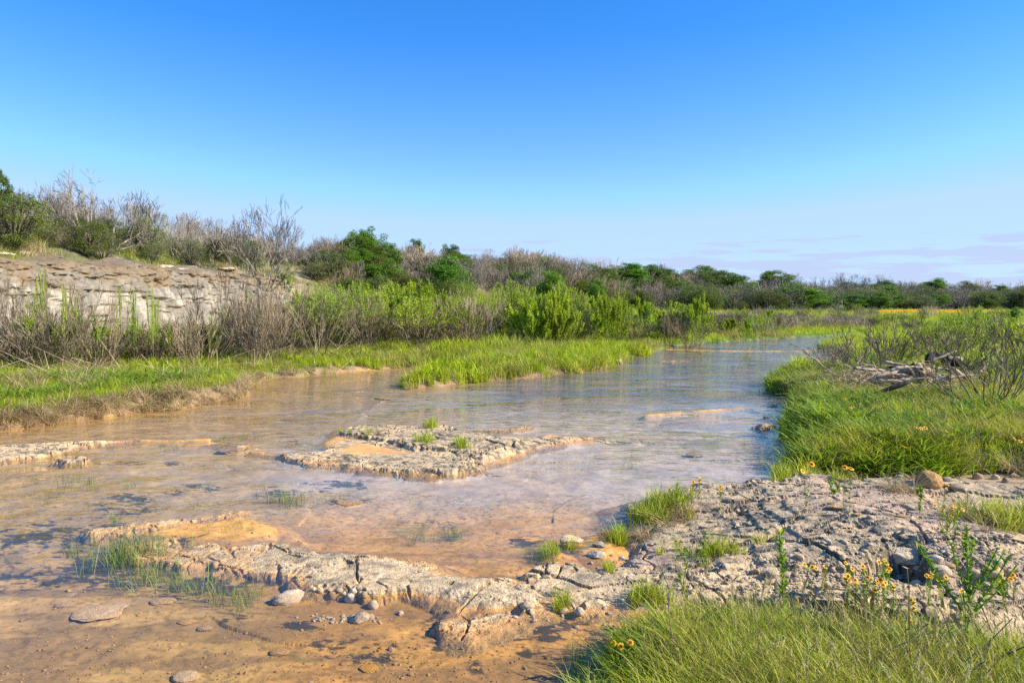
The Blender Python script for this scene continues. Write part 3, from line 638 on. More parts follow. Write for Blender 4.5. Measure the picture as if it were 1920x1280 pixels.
def blade_mesh(rng, n, h, w, rad, bend=0.5, seg=3, dry=0.1, hv=0.5, lean=0.3):
    """A tuft of N tapering curved blades."""
    V = []; F4 = []; F3 = []; C = []
    for i in range(n):
        a = rng.uniform(0, 6.28); r = rad * rng.uniform(0, 1) ** .5; x0 = r * math.cos(a); y0 = r * math.sin(a)
        hh = h * rng.uniform(1 - hv, 1 + hv * .5); dd = rng.uniform(0, 6.28); ca, sa = math.cos(dd), math.sin(dd)
        b = bend * rng.uniform(0.2, 1.3) * hh; ln = lean * rng.uniform(0, 1) * hh; ww = w * rng.uniform(.6, 1.3); base = len(V)
        c = rng.uniform(0, 1); dr_ = 1.0 if rng.uniform() < dry else 0.0
        wa = dd + 1.57 + rng.uniform(-.6, .6); wx, wy = math.cos(wa), math.sin(wa)
        for k in range(seg):
            t = k / seg; x = x0 + ca * (ln * t + b * t * t); y = y0 + sa * (ln * t + b * t * t); z = hh * (t - 0.28 * bend * t ** 3) - 0.01 * (k == 0)
            k_ = ww * .5 * (1 - t * .55)
            V += [(x - wx * k_, y - wy * k_, z), (x + wx * k_, y + wy * k_, z)]; C += [(c, dr_, 0)] * 2
        V.append((x0 + ca * (ln + b), y0 + sa * (ln + b), hh * (1 - 0.28 * bend))); C.append((c, dr_, 0))
        for k in range(seg - 1): F4.append((base + 2 * k, base + 2 * k + 1, base + 2 * k + 3, base + 2 * k + 2))
        F3.append((base + 2 * seg - 2, base + 2 * seg - 1, base + 2 * seg))
    return np.array(V), [np.array(F4).reshape(-1, 4), np.array(F3)], np.array(C)

# ------------------------------------------------------------------ grass: unlinked tufts set out on points
HOLD = bpy.data.collections.new('grass_tufts')
def tuft_set(name, mat, specs):
    c = bpy.data.collections.new(name)
    for i, (seed, kw) in enumerate(specs):
        rng = np.random.default_rng(seed); V, F, C = blade_mesh(rng, **kw)
        o = bpy.data.objects.new('%s_%02d' % (name, i), mesh_from(name, V, F, mat, C)); c.objects.link(o)
    return c
def scatter(name, coll, P, rot, scl, tint=None, idx=None, nvar=4, kind='stuff', mat=None):
    me = bpy.data.meshes.new(name); n = len(P); me.vertices.add(n); me.vertices.foreach_set('co', np.asarray(P, np.float32).ravel())
    def at(nm, typ, arr, key='value'):
        a = me.attributes.new(nm, typ, 'POINT'); a.data.foreach_set(key, np.asarray(arr).ravel())
    at('rot', 'FLOAT_VECTOR', np.asarray(rot, np.float32), 'vector')
    s3 = np.asarray(scl, np.float32); s3 = s3 if s3.ndim == 2 else np.stack([s3] * 3, 1)
    at('scl', 'FLOAT_VECTOR', s3, 'vector')
    at('tint', 'FLOAT', np.zeros(n, np.float32) if tint is None else np.asarray(tint, np.float32))
    at('pick', 'INT', (RNG.integers(0, nvar, n) if idx is None else np.asarray(idx)).astype(np.int32))
    o = link(name, me); g = bpy.data.node_groups.new(name, 'GeometryNodeTree')
    g.interface.new_socket('Geometry', in_out='INPUT', socket_type='NodeSocketGeometry'); g.interface.new_socket('Geometry', in_out='OUTPUT', socket_type='NodeSocketGeometry')
    gi = g.nodes.new('NodeGroupInput'); go = g.nodes.new('NodeGroupOutput'); ip = g.nodes.new('GeometryNodeInstanceOnPoints'); ci = g.nodes.new('GeometryNodeCollectionInfo')
    ci.inputs['Collection'].default_value = coll; ci.inputs['Separate Children'].default_value = True; ci.inputs['Reset Children'].default_value = True
    def na(nm, typ):
        q = g.nodes.new('GeometryNodeInputNamedAttribute'); q.data_type = typ; q.inputs[0].default_value = nm; return q.outputs[0]
    mp = g.nodes.new('GeometryNodeMeshToPoints') if False else None
    g.links.new(gi.outputs[0], ip.inputs['Points']); g.links.new(ci.outputs[0], ip.inputs['Instance']); ip.inputs['Pick Instance'].default_value = True
    g.links.new(na('pick', 'INT'), ip.inputs['Instance Index'])
    er = g.nodes.new('FunctionNodeEulerToRotation'); g.links.new(na('rot', 'FLOAT_VECTOR'), er.inputs[0]); g.links.new(er.outputs[0], ip.inputs['Rotation'])
    g.links.new(na('scl', 'FLOAT_VECTOR'), ip.inputs['Scale']); g.links.new(ip.outputs[0], go.inputs[0])
    md = o.modifiers.new('grass', 'NODES'); md.node_group = g
    o['kind'] = kind
    return o
def rnd_rot(n, tilt=0.12):
    r = np.zeros((n, 3)); r[:, 0] = RNG.normal(0, tilt, n); r[:, 1] = RNG.normal(0, tilt, n); r[:, 2] = RNG.uniform(0, 6.28, n); return r

T_LUSH = tuft_set('lush_tuft', MT['grass_lush'], [(i, dict(n=28, h=0.24, w=0.011, rad=0.10, bend=0.45, seg=3, dry=0.10)) for i in range(4)])
T_LONG = tuft_set('long_tuft', MT['grass_long'], [(10 + i, dict(n=26, h=0.26, w=0.0055, rad=0.09, bend=0.65, seg=4, dry=0.24, lean=0.45, hv=0.7)) for i in range(4)])
T_DRY = tuft_set('dry_tuft', MT['grass_dry'], [(20 + i, dict(n=40, h=0.22, w=0.006, rad=0.08, bend=1.2, seg=4, dry=0.18, lean=0.8)) for i in range(4)])
T_FAR = tuft_set('far_tuft', MT['grass_lush'], [(30 + i, dict(n=26, h=0.40, w=0.022, rad=0.34, bend=0.4, seg=2, dry=0.12)) for i in range(4)])
T_THIN = tuft_set('water_blades', MT['grass_dark'], [(40 + i, dict(n=10, h=0.20, w=0.0045, rad=0.07, bend=0.25, seg=3, dry=0.15)) for i in range(4)])
T_LEAFY = tuft_set('leafy_tuft', MT['weed_leaf'], [(50 + i, dict(n=26, h=0.20, w=0.018, rad=0.12, bend=0.8, seg=3, dry=0.04, lean=0.9)) for i in range(4)])

def place_grass(name, coll, n, bounds, keep, size, tint=None, tilt=0.12, zoff=-0.01, depthbias=0):
    """Random points in BOUNDS kept with probability KEEP(x, y, ground record)."""
    x0, x1, y0, y1 = bounds
    if depthbias: y = (RNG.uniform(y1 ** -depthbias, y0 ** -depthbias, n)) ** (-1 / depthbias); x = y * RNG.uniform(x0, x1, n)
    else: x = RNG.uniform(x0, x1, n); y = RNG.uniform(y0, y1, n)
    g = ground(x, y); k = RNG.uniform(0, 1, n) < keep(x, y, g); x, y = x[k], y[k]; g = [a[k] for a in g]
    P = np.stack([x, y, g[0] + zoff], 1); s = size(x, y, g) * RNG.uniform(0.7, 1.3, len(x))
    t = tint(x, y, g) if tint else np.zeros(len(x))
    print('GRASS', name, len(x))
    return scatter(name, coll, P, rnd_rot(len(x), tilt), s, np.clip(t, 0, 1))

# left bank
patchy = lambda x, y, sc, sd_: fbm(x * sc, y * sc, sd_, 3)
cone = lambda x, y: np.abs(x) < y * 0.86 + 1.5
place_grass('bank_grass', T_LUSH, 30000, (-0.92, 0.65, 9, 30), lambda x, y, g: (g[1] == 1) * (g[2] > np.where((y < 17) & (x < -4.5), 0.42, 0.03)) * cone(x, y) * np.clip(1.2 - 0.012 * (y - 10) ** 1.2, 0.2, 1) * (0.6 + 0.8 * (patchy(x, y, .5, 501) > .45)),
            lambda x, y, g: (0.55 + 0.9 * patchy(x, y, 0.45, 502)) * np.clip(y / 15, 0.9, 1.6) * (0.7 + 0.3 * sstep(0, 3, g[2])) * (1 + 0.7 * (x > -2.6) * (y > 15) * sstep(5, 2, g[2])), lambda x, y, g: 0.5 * sstep(0.48, 0.64, patchy(x, y, 0.7, 503)) + 0.15 * sstep(0.6, 0, g[2]), depthbias=0.8)
place_grass('bank_grass', T_FAR, 30000, (-0.85, 0.95, 22, 110), lambda x, y, g: np.isin(g[1], (1, 2)) * (np.minimum(np.where(g[1] == 1, g[2], 9), np.where(g[1] == 2, g[3], 9)) > 0.15) * (g[5] > 6.5) * 0.9,
            lambda x, y, g: (0.65 + 0.6 * patchy(x, y, 0.25, 512)) * np.clip(y / 45, 0.8, 1.8), lambda x, y, g: 0.9 * sstep(0.50, 0.66, patchy(x, y, 0.2, 513)) + 0.8 * sstep(14, 9, g[5]), depthbias=1.0)
place_grass('dry_bank_grass', T_DRY, 26000, (-0.92, 0.6, 9, 27), lambda x, y, g: (g[1] == 1) * (g[2] > 0.02) * (g[2] < 0.42) * cone(x, y) * np.where(x < -0.5 * y + 1.7 + 2, 1.0, 0.35) * 0.9,
            lambda x, y, g: 1.0 + 0 * x, lambda x, y, g: 0.1 + 0.5 * patchy(x, y, 1.5, 523), 0.35, depthbias=0.8)
# ridge slope: sparse pale bunch grass and low herbs
place_grass('slope_grass', T_FAR, 16000, (-0.9, 1.0, 22, 230), lambda x, y, g: (g[1] == 1) * (g[5] < 7.0) * (g[5] > -4) * 0.8 * (patchy(x, y, .35, 531) > .46),
            lambda x, y, g: 0.8 + y * 0.006, lambda x, y, g: 0.25 + 0.6 * patchy(x, y, 0.5, 533), depthbias=0.6)
# right bank
place_grass('river_grass', T_LUSH, 9500, (0.20, 0.86, 7.6, 30), lambda x, y, g: (g[1] == 2) * (g[3] > 0.04) * np.where(patchy(x, y, 1.6, 545) > 0.47, 1.0, 0.35),
            lambda x, y, g: (0.35 + 1.25 * patchy(x, y, 1.1, 542)) * np.clip(y / 14, 0.85, 1.8), lambda x, y, g: 0.85 * sstep(0.50, 0.62, patchy(x, y, 1.6, 543)), depthbias=1.0)
place_grass('river_grass', T_LONG, 9000, (0.30, 0.84, 7.6, 20), lambda x, y, g: (g[1] == 2) * (g[3] > 0.10) * (patchy(x, y, 0.8, 551) > 0.44),
            lambda x, y, g: 1.15 + 0 * x, lambda x, y, g: 0.05 + 0.5 * sstep(0.45, 0.62, patchy(x, y, 0.9, 553)), depthbias=1.0)
place_grass('river_grass_dry', T_DRY, 2600, (0.28, 0.84, 7.8, 20), lambda x, y, g: (g[1] == 2) * (g[3] > 0.2) * (patchy(x, y, 1.9, 568) > 0.5), lambda x, y, g: 1.0 + 0 * x, lambda x, y, g: 0 * x, 0.3, depthbias=1.0)
place_grass('river_herbs', T_LEAFY, 14000, (0.26, 0.84, 7.8, 22), lambda x, y, g: (g[1] == 2) * (g[3] > 0.1) * (patchy(x, y, 1.1, 561) > 0.46),
            lambda x, y, g: 0.7 + 1.2 * patchy(x, y, 2.1, 562), depthbias=1.0)
place_grass('left_herbs', T_LEAFY, 4500, (-0.9, 0.3, 12, 30), lambda x, y, g: (g[1] == 1) * (g[2] > 1.2) * (patchy(x, y, 0.7, 566) > 0.52),
            lambda x, y, g: 1.5 + 0 * x, depthbias=0.8)
# foreground bank, dense and long
place_grass('foreground_grass', T_LONG, 20000, (-0.6, 5.5, 1.5, 5.6), lambda x, y, g: (g[1] == 3) * (g[4] > 0.16) * sstep(4.95, 4.3, y + 0.6 * patchy(x, y, 2, 571)) * (x > 0.3),
            lambda x, y, g: (0.30 + 0.75 * patchy(x, y, 1.2, 572)) * (0.6 + 0.4 * sstep(0.1, .6, g[4])), lambda x, y, g: 0.35 * sstep(0.5, 0.68, patchy(x, y, 1.7, 573)))
place_grass('foreground_grass', T_LUSH, 4500, (-0.6, 5.0, 1.5, 5.4), lambda x, y, g: (g[1] == 3) * (g[4] > 0.12) * (patchy(x, y, 1.4, 576) > 0.47) * (x > 0.2),
            lambda x, y, g: 0.75 + 0 * x, lambda x, y, g: 0.2 + 0 * x)
# loose blades in cracks of the shelves and standing in the water, at the spots where the photo has them
def spots(name, coll, items, tint=0.0, tilt=0.15):
    P = []; S = []
    for (px, py, wx, wy, n, s) in items:
        for _ in range(n):
            x, y = W(px + random.gauss(0, wx), py + random.gauss(0, wy), 0.0); P.append((x, y)); S.append(s * random.uniform(.6, 1.3))
    P = np.array(P); g = ground(P[:, 0], P[:, 1])[0]
    return scatter(name, coll, np.column_stack([P, g - 0.01]), rnd_rot(len(P), tilt), np.array(S), np.full(len(P), tint))
spots('water_grass', T_THIN, [(540, 935, 28, 5, 26, .9), (220, 1040, 45, 14, 60, 1.0), (330, 1085, 40, 12, 36, .8), (270, 1080, 14, 6, 14, .9), (460, 1110, 30, 10, 18, .7), (410, 1120, 20, 8, 10, .7), (218, 972, 3, 2, 5, .8), (150, 900, 18, 5, 14, .8), (240, 905, 4, 3, 5, .7), (360, 940, 5, 3, 4, .6), (850, 995, 10, 3, 16, .6), (770, 1000, 25, 6, 16, .5),
    (1430, 735, 3, 2, 3, 1.6), (1340, 826, 6, 2, 4, .7), (1397, 833, 5, 2, 4, .7), (1425, 868, 10, 4, 6, .8), (1190, 868, 12, 3, 5, .6), (415, 818, 8, 2, 8, .7), (457, 816, 7, 2, 8, .6), (487, 815, 3, 1, 3, .6), (570, 835, 25, 5, 10, .5), (1020, 1040, 15, 6, 18, .6), (1330, 860, 80, 20, 10, .5), (620, 925, 40, 6, 8, .5), (420, 990, 25, 6, 12, .4), (340, 835, 30, 4, 8, .5), (60, 905, 40, 12, 10, .6), (1090, 1250, 14, 20, 10, .8)])
spots('shelf_grass', T_LUSH, [(865, 843, 9, 3, 12, .7), (800, 838, 8, 3, 9, .7), (805, 812, 5, 2, 5, .9), (690, 818, 20, 3, 10, .35), (1245, 975, 25, 10, 26, .8), (1215, 985, 18, 8, 16, .7), (1160, 1010, 10, 5, 12, .6), (1035, 1030, 10, 5, 10, .5), (1080, 1020, 8, 4, 6, .5), (1560, 915, 35, 10, 28, .9), (1510, 915, 20, 8, 18, .8), (1480, 905, 15, 10, 24, 1.0), (1320, 1060, 40, 8, 16, .6), (1200, 1130, 10, 6, 8, .5), (1235, 1135, 14, 6, 8, .55), (1050, 1130, 12, 5, 7, .4), (1140, 1075, 6, 3, 6, .4), (640, 808, 5, 2, 4, .3), (1860, 1040, 35, 12, 30, .8), (1640, 915, 14, 3, 8, .4)], 0.25)
spots('dry_shelf_grass', T_DRY, [(1270, 985, 12, 6, 10, .8), (1200, 1010, 10, 5, 7, .6), (1580, 930, 28, 8, 18, .7), (1690, 970, 22, 8, 12, .6), (1870, 1040, 40, 10, 26, .8), (700, 822, 18, 3, 10, .4), (1145, 1000, 8, 4, 6, .5), (180, 722, 8, 4, 14, 2.2), (350, 712, 8, 4, 8, 1.6)], 0.1)

place_grass('foreground_stalks', T_LONG, 1400, (0.2, 5.0, 2.4, 5.1), lambda x, y, g: (g[1] == 3) * (g[4] > 0.1) * (patchy(x, y, 1.1, 578) > 0.45), lambda x, y, g: 1.0 + 0 * x, lambda x, y, g: 0.5 + 0 * x, 0.25)
place_grass('foreground_herbs', T_LEAFY, 3500, (0.2, 5.0, 2.4, 5.0), lambda x, y, g: (g[1] == 3) * (g[4] > 0.15) * (patchy(x, y, 1.5, 579) > 0.5), lambda x, y, g: 0.75 + 0 * x)

place_grass('bank_grass_dry', T_DRY, 2200, (-0.9, 0.3, 12, 30), lambda x, y, g: (g[1] == 1) * (g[2] > 0.8) * (patchy(x, y, 1.0, 581) > 0.53), lambda x, y, g: 1.6 + 0 * x, lambda x, y, g: 0 * x, 0.3, depthbias=0.8)
spots('dark_reeds', T_THIN, [(425, 668, 14, 5, 40, 3.4), (460, 672, 10, 4, 20, 3.0), (640, 668, 8, 3, 20, 2.6), (1500, 700, 22, 4, 40, 1.8), (250, 680, 12, 4, 20, 3.0), (850, 700, 22, 3, 60, 2.0)], 0.0, 0.25)
# ------------------------------------------------------------------ the cliff
def crest_x(Y):
    ys = [p[1] for p in CREST[:8]]; xs = [p[0] for p in CREST[:8]]; return np.interp(Y, ys, xs)
nu, nv = 620, 76
U = np.linspace(12, 62, nu); Vv = np.linspace(0, 1, nv); UU, VV = np.meshgrid(U, Vv)
bx = crest_x(UU) + 7.75 + 0.9 * (fbm(UU * 0.22, UU * 0 + 3, 601, 3) - 0.5)
top_h = 3.65 * sstep(63, 50, UU) * (0.85 + 0.3 * fbm(UU * 0.3, UU * 0 + 8, 602, 3)) + 0.15
z0 = 0.25; face = np.clip(VV / 0.82, 0, 1); back = np.clip((VV - 0.82) / 0.18, 0, 1)
zc = z0 + face * top_h + back * 0.30
lay = (fbm(UU * 0.35, zc * 2.6 + 0.8 * fbm(UU * 0.5, zc * .5, 604, 3), 605, 3) - 0.5) * 0.9
blk1, blk2, bid = worley(UU * 1.1, zc * 2.6, 606)
rel = 0.30 * np.floor(lay * 4) / 4 + 0.30 * lay + 0.16 * (bid - 0.5) * sstep(0.4, 0.8, face + 0.2) + 0.22 * (fbm(UU * 1.6, zc * 2.2, 607, 4) - 0.5) - 0.10 * sstep(0.10, 0.0, blk2 - blk1) * sstep(0.35, 0.7, face)
cx_ = bx - 0.5 * face ** 1.2 - 1.5 * back + rel * sstep(0, 0.1, face) + 0.5 * back * (fbm(UU * 1.5, back * 3, 616, 4) - .5)
CVv = np.stack([cx_, UU + 0.15 * rel, zc + 0.10 * back * (fbm(UU * 2, zc * 3, 608, 3) - 0.5)], -1).reshape(-1, 3)
i3, j3 = np.meshgrid(np.arange(nv - 1), np.arange(nu - 1), indexing='ij'); q3 = (i3 * nu + j3).ravel()
CF = np.stack([q3, q3 + nu, q3 + nu + 1, q3 + 1], 1)
fa = fbm(UU * 0.8, zc * 0.9, 611, 4); fb_ = fbm(UU * 2.6, zc * 0.7, 612, 4); fc = fbm(UU * 0.5, zc * 5, 613, 3)
c3 = lambda a: np.array(a)[None, None, :]
CC = c3((0.38, 0.345, 0.305)) + (c3((0.60, 0.555, 0.495)) - c3((0.38, 0.345, 0.305))) * sstep(0.45, 0.62, fa)[..., None]
CC = CC + (c3((0.30, 0.28, 0.265)) - CC) * (sstep(0.50, 0.64, fb_) * 0.75)[..., None]
CC = CC + (c3((0.33, 0.24, 0.15)) - CC) * np.clip(sstep(0.72, 0.98, face + 0.7 * (fa - .5)) + sstep(0.56, 0.66, fc) * 0.5, 0, 1)[..., None] * 0.9
CC = CC + (c3((0.30, 0.24, 0.16)) - CC) * (back * 0.9)[..., None]
CC = np.clip(CC * np.array([0.60, 0.57, 0.53]) * (0.8 + 0.4 * fbm(UU * 3, zc * 3, 615, 3))[..., None], 0.02, 0.8)
MT['cliff_rock'] = ground_mat('cliff_rock', 2.2, 0.9, 0.10, 0.92, 0.25, 0.5)
cl = link('cliff', mesh_from('cliff', CVv, CF, MT['cliff_rock'], CC.reshape(-1, 3), False)); meta(cl, kind='structure')

# ------------------------------------------------------------------ prototypes (meshes only; every plant below is its own object)
PROTO = {}
def proto_dead(key, n, **kw):
    PROTO[key] = []
    for i in range(n):
        big, small = dead_tree_mesh(700 + hash_(key) + i, **kw)
        PROTO[key].append((mesh_from('trunk', big[0], big[1], MT['dead_bark'], None, True), mesh_from('branches', small[0], small[1], MT['dead_bark'])))
def hash_(s): return sum(ord(c) * (i + 3) for i, c in enumerate(s)) % 997
proto_dead('dead_tree', 4, stems=6, spread0=0.95, depth=5, w=1.0, up=0.04)
proto_dead('dead_fan', 3, stems=13, spread0=1.3, depth=5, w=1.0, r=0.026, up=0.09)
proto_dead('dead_thin', 3, stems=4, spread0=0.35, depth=4, w=1.0, r=0.03, up=0.2)
def proto_crown(key, n, leafmat, barkmat='live_bark', **kw):
    PROTO[key] = []
    for i in range(n):
        (V, F, C), (Vt, Ft) = crown_mesh(800 + hash_(key) + i, **kw)
        PROTO[key].append((mesh_from('trunk', Vt, Ft, MT[barkmat], None, True), mesh_from('crown', V, F, MT[leafmat], C)))
proto_crown('oak', 4, 'oak_leaf', nleaf=11000, nclump=70, size=0.018)
proto_crown('juniper', 4, 'juniper_leaf', nleaf=13000, nclump=90, size=0.012, shape='wide')
proto_crown('olive_shrub', 3, 'olive_leaf', nleaf=7500, nclump=80, size=0.012, shape='wide')
def proto_brush(key, n, barkmat, leafmat=None, **kw):
    PROTO[key] = []
    for i in range(n):
        r = brush_mesh(900 + hash_(key) + i, **kw)
        PROTO[key].append((mesh_from('stems', r[0][0], r[0][1], MT[barkmat]), mesh_from('leaves', *r[1][:2], MT[leafmat], r[1][2]) if leafmat else None))
proto_brush('bare_brush', 4, 'brown_twig', stems=24, lean=0.9, depth=3, w=1.0, r=0.0055)
proto_brush('pale_brush', 3, 'pale_twig', stems=28, lean=0.8, depth=3, w=1.0, r=0.0045)
proto_brush('open_brush', 2, 'brown_twig', stems=12, lean=0.75, depth=3, w=1.0, r=0.009)
proto_brush('mixed_brush', 3, 'brown_twig', 'willow_leaf', stems=22, lean=0.8, depth=3, w=1.0, r=0.005, leaf=3800, leafsize=0.010, low=0.5)
proto_brush('willow', 4, 'brown_twig', 'willow_leaf', stems=16, lean=1.0, depth=3, w=1.0, r=0.006, leaf=9000, leafsize=0.0135, low=0.15)
proto_brush('sprout', 2, 'brown_twig', 'willow_leaf', stems=4, lean=0.25, depth=2, w=0.5, leaf=700, leafsize=0.018, low=0.35, r=0.006)
KIND = {  # object name, category, part names
    'dead_tree': ('dead_tree', 'tree', 'trunk', 'branches'), 'dead_fan': ('dead_tree', 'tree', 'trunk', 'branches'), 'dead_thin': ('dead_tree', 'tree', 'trunk', 'branches'),
    'oak': ('oak_tree', 'tree', 'trunk', 'crown'), 'juniper': ('juniper_tree', 'tree', 'trunk', 'crown'), 'olive_shrub': ('round_shrub', 'shrub', 'trunk', 'crown'),
    'bare_brush': ('bare_shrub', 'shrub', 'stems', None), 'pale_brush': ('bare_shrub', 'shrub', 'stems', None), 'open_brush': ('bare_shrub', 'shrub', 'stems', None),
    'mixed_brush': ('willow_shrub', 'shrub', 'stems', 'leaves'), 'willow': ('willow_shrub', 'shrub', 'stems', 'leaves'), 'sprout': ('willow_sprout', 'plant', 'stems', 'leaves')}
LOOK = {'dead_tree': 'grey dead tree', 'dead_fan': 'fan-shaped dead tree', 'dead_thin': 'thin grey dead tree', 'oak': 'leafy green oak', 'juniper': 'dark juniper', 'olive_shrub': 'olive rounded shrub',
        'bare_brush': 'brown leafless shrub', 'pale_brush': 'pale leafless shrub', 'open_brush': 'open bare shrub', 'mixed_brush': 'half-leafed willow shrub', 'willow': 'green willow shrub', 'sprout': 'slender willow sprout'}
GROUPS = {'dead_tree': 'dead trees on the ridge', 'dead_fan': 'fan-shaped dead trees on the ridge', 'dead_thin': 'thin dead trees on the ridge', 'oak': 'green oaks along the ridge', 'juniper': 'dark junipers on the slope', 'olive_shrub': 'olive shrubs on the slope',
          'bare_brush': 'brown leafless shrubs', 'pale_brush': 'pale leafless shrubs', 'open_brush': 'open bare shrubs', 'mixed_brush': 'half-leafed willow shrubs', 'willow': 'green willow shrubs below the ridge', 'sprout': 'slender willow sprouts'}
SPECS = []     # kind, x, y, top z or height, width, label or None, is_top
def P3(px, py, Y):
    c, s = math.cos(PITCH), math.sin(PITCH); xc = (px - CX) / FPX; yc = (640 - py) / FPX; t = Y / (c + yc * s)
    return Vector((xc * t, Y, CAM_H + (-s + yc * c) * t))
def at_top(kind, px, Y, topy, wpx, label=None):
    p = P3(px, topy, Y); SPECS.append([kind, p.x, p.y, p.z, wpx / FPX * Y, label, True])
def at_h(kind, px, Y, h, w, label=None):
    SPECS.append([kind, (px - CX) / FPX * Y, Y, h, w, label, False])

SKY = [(-300, 330), (0, 345), (60, 345), (100, 350), (240, 372), (300, 378), (400, 402), (560, 432), (640, 436), (740, 446), (800, 466), (900, 469), (960, 480), (1000, 496), (1100, 506), (1200, 509), (1300, 516), (1400, 524), (1500, 529), (1600, 534), (1700, 538), (1800, 541), (1920, 547), (2150, 551)]
CYP = [(-300, 27), (0, 36), (300, 51), (500, 62), (592, 66), (747, 72), (844, 88), (934, 98), (1044, 122), (1233, 150), (1525, 170), (1897, 205), (2200, 245)]
skyl = lambda px: float(np.interp(px, *zip(*SKY))); cy = lambda px: float(np.interp(px, *zip(*CYP)))
# the plants the photograph lets one name
at_top('juniper', 22, 31, 338, 150, 'big olive-green juniper at the left end of the cliff top')
at_top('oak', -8, 36, 302, 60, 'tall tree reaching highest above the juniper at the left edge')
at_top('dead_tree', 183, 40, 314, 165, 'large dead tree with dark branches spreading above the white cliff')
at_top('juniper', 165, 37, 398, 90, 'dark green bush at the foot of the largest dead tree')
at_top('dead_fan', 488, 50, 386, 190, 'widest fan-shaped dead tree, on the rise right of the cliff')
at_top('dead_fan', 75, 41, 345, 120, 'dense dead tree between the left juniper and the largest dead tree')
at_top('dead_thin', 265, 45, 362, 80, 'thin dead tree just right of the largest dead tree')
at_top('olive_shrub', 355, 46, 428, 75, 'round olive shrub on the cliff rim left of the widest dead tree')
at_top('olive_shrub', 285, 42, 440, 60, 'small olive shrub over the cliff ledges, left of the rounder one')
at_top('olive_shrub', 192, 36.5, 448, 66, 'low olive shrub overhanging the white part of the cliff')
at_top('olive_shrub', 278, 44, 390, 90, 'pale green bush behind the thin dead trees above the cliff')
at_top('oak', 685, 76, 416, 78, 'tallest oak on the ridge, dark and rounded')
at_top('oak', 668, 68, 434, 90, 'lighter green oak just below the tallest oak on the ridge')
at_top('oak', 778, 80, 441, 48, 'narrow oak standing alone above the ridge, right of the tallest')
at_top('oak', 845, 84, 452, 60, 'pointed oak on the crest right of the narrow oak')
at_top('oak', 845, 66, 474, 105, 'broad oak on the slope below the pointed oak')
at_top('juniper', 850, 56, 506, 110, 'dark juniper mass in the hollow below the broad oak')
at_top('juniper', 700, 54, 500, 110, 'dark juniper low on the slope under the tallest oak')
at_top('juniper', 790, 52, 512, 70, 'small dark juniper between two larger ones on the slope')
at_top('dead_tree', 968, 96, 470, 62, 'dead tree with dark crooked limbs on the crest right of the oaks')
at_top('dead_tree', 920, 92, 466, 55, 'dead tree on the crest between the oaks and the crooked dead tree')
at_top('oak', 1030, 76, 499, 95, 'wide green oak on the slope beyond the grassy spit')
at_top('oak', 1115, 80, 527, 50, 'small round oak right of the wide slope oak')
at_top('oak', 1155, 148, 493, 52, 'oak topping the low ridge beyond the grassy spit')
at_top('oak', 1315, 155, 508, 56, 'oak topping the skyline above the green willow thicket end')
at_top('dead_thin', 1205, 150, 502, 26, 'leafless snag poking above the low ridge')
at_top('juniper', 575, 61, 500, 62, 'bright green bush low on the slope right of the cliff')
at_top('juniper', 512, 58, 490, 55, 'dark green bush below the widest fan-shaped dead tree')
at_top('juniper', 1335, 105, 545, 50, 'dark juniper at the foot of the far ridge'); at_top('juniper', 1390, 105, 560, 36, 'small dark juniper beside the far brown brush'); at_top('juniper', 1490, 100, 566, 36, 'dark round bush in front of the far dead trees'); at_top('juniper', 1592, 98, 564, 36, 'dark bush left of the yellow flower strip')
at_top('oak', 1652, 120, 545, 52, 'round light green tree above the left end of the yellow flower strip')
at_top('oak', 1590, 185, 526, 60, 'tallest crown on the far right skyline')
at_top('oak', 1905, 62, 572, 26, 'lone small green tree at the right edge of the plain')
# random fill that follows the photograph's skyline
rs = random.Random(5)
def fill(kinds, n, pxr, dep, rel, wr, jit=7):
    for _ in range(n):
        px = rs.uniform(*pxr); k = rs.choice(kinds); Y = cy(px) + rs.uniform(*dep) * (cy(px) / 60)
        w = rs.uniform(*wr) * {'dead_thin': .6, 'oak': .8, 'juniper': .7}.get(k, 1)
        at_top(k, px, Y, skyl(px) + rel + abs(rs.gauss(0, jit)), max(w * (38 / cy(px)) ** 0.62, 20))
fill(['dead_tree', 'dead_fan', 'dead_thin', 'dead_thin'], 46, (-120, 640), (0, 12), 6, (90, 150), 12)
fill(['dead_tree', 'dead_fan', 'dead_thin'], 44, (600, 1300), (-3, 8), 3, (90, 130), 5)
fill(['dead_tree', 'dead_fan'], 44, (1280, 2060), (-6, 4), 4, (150, 220), 3)
fill(['oak', 'oak', 'juniper'], 24, (600, 1300), (-2, 8), 4, (110, 170), 5)
fill(['oak', 'oak', 'juniper'], 62, (1280, 2100), (0, 10), 2, (150, 230), 3)
fill(['olive_shrub', 'juniper'], 12, (-100, 640), (-1, 8), 38, (80, 110), 12)
def slope(kinds, n, pxr, s_rng, hr, wr):
    """Plants standing between the foot and the crest; S_RNG metres in front of the crest."""
    for _ in range(n):
        px = rs.uniform(*pxr); k = rs.choice(kinds); Y = cy(px) - rs.uniform(*s_rng) / max(0.35, 0.5 if px < 600 else 0.8)
        h = rs.uniform(*hr) * (1 if px < 900 else 1.25); at_h(k, px, Y, h, h * rs.uniform(*wr))
slope(['dead_fan', 'pale_brush', 'bare_brush', 'dead_fan', 'olive_shrub'], 52, (-80, 640), (-5, 2.6), (1.2, 2.4), (1.3, 2.1))
slope(['olive_shrub', 'pale_brush', 'olive_shrub', 'bare_brush', 'juniper'], 34, (-120, 480), (1.8, 3.4), (0.7, 1.3), (1.3, 1.9))
slope(['dead_fan', 'dead_tree', 'olive_shrub', 'olive_shrub', 'pale_brush', 'juniper'], 44, (-60, 600), (0.5, 3.0), (1.3, 2.6), (1.0, 1.6))
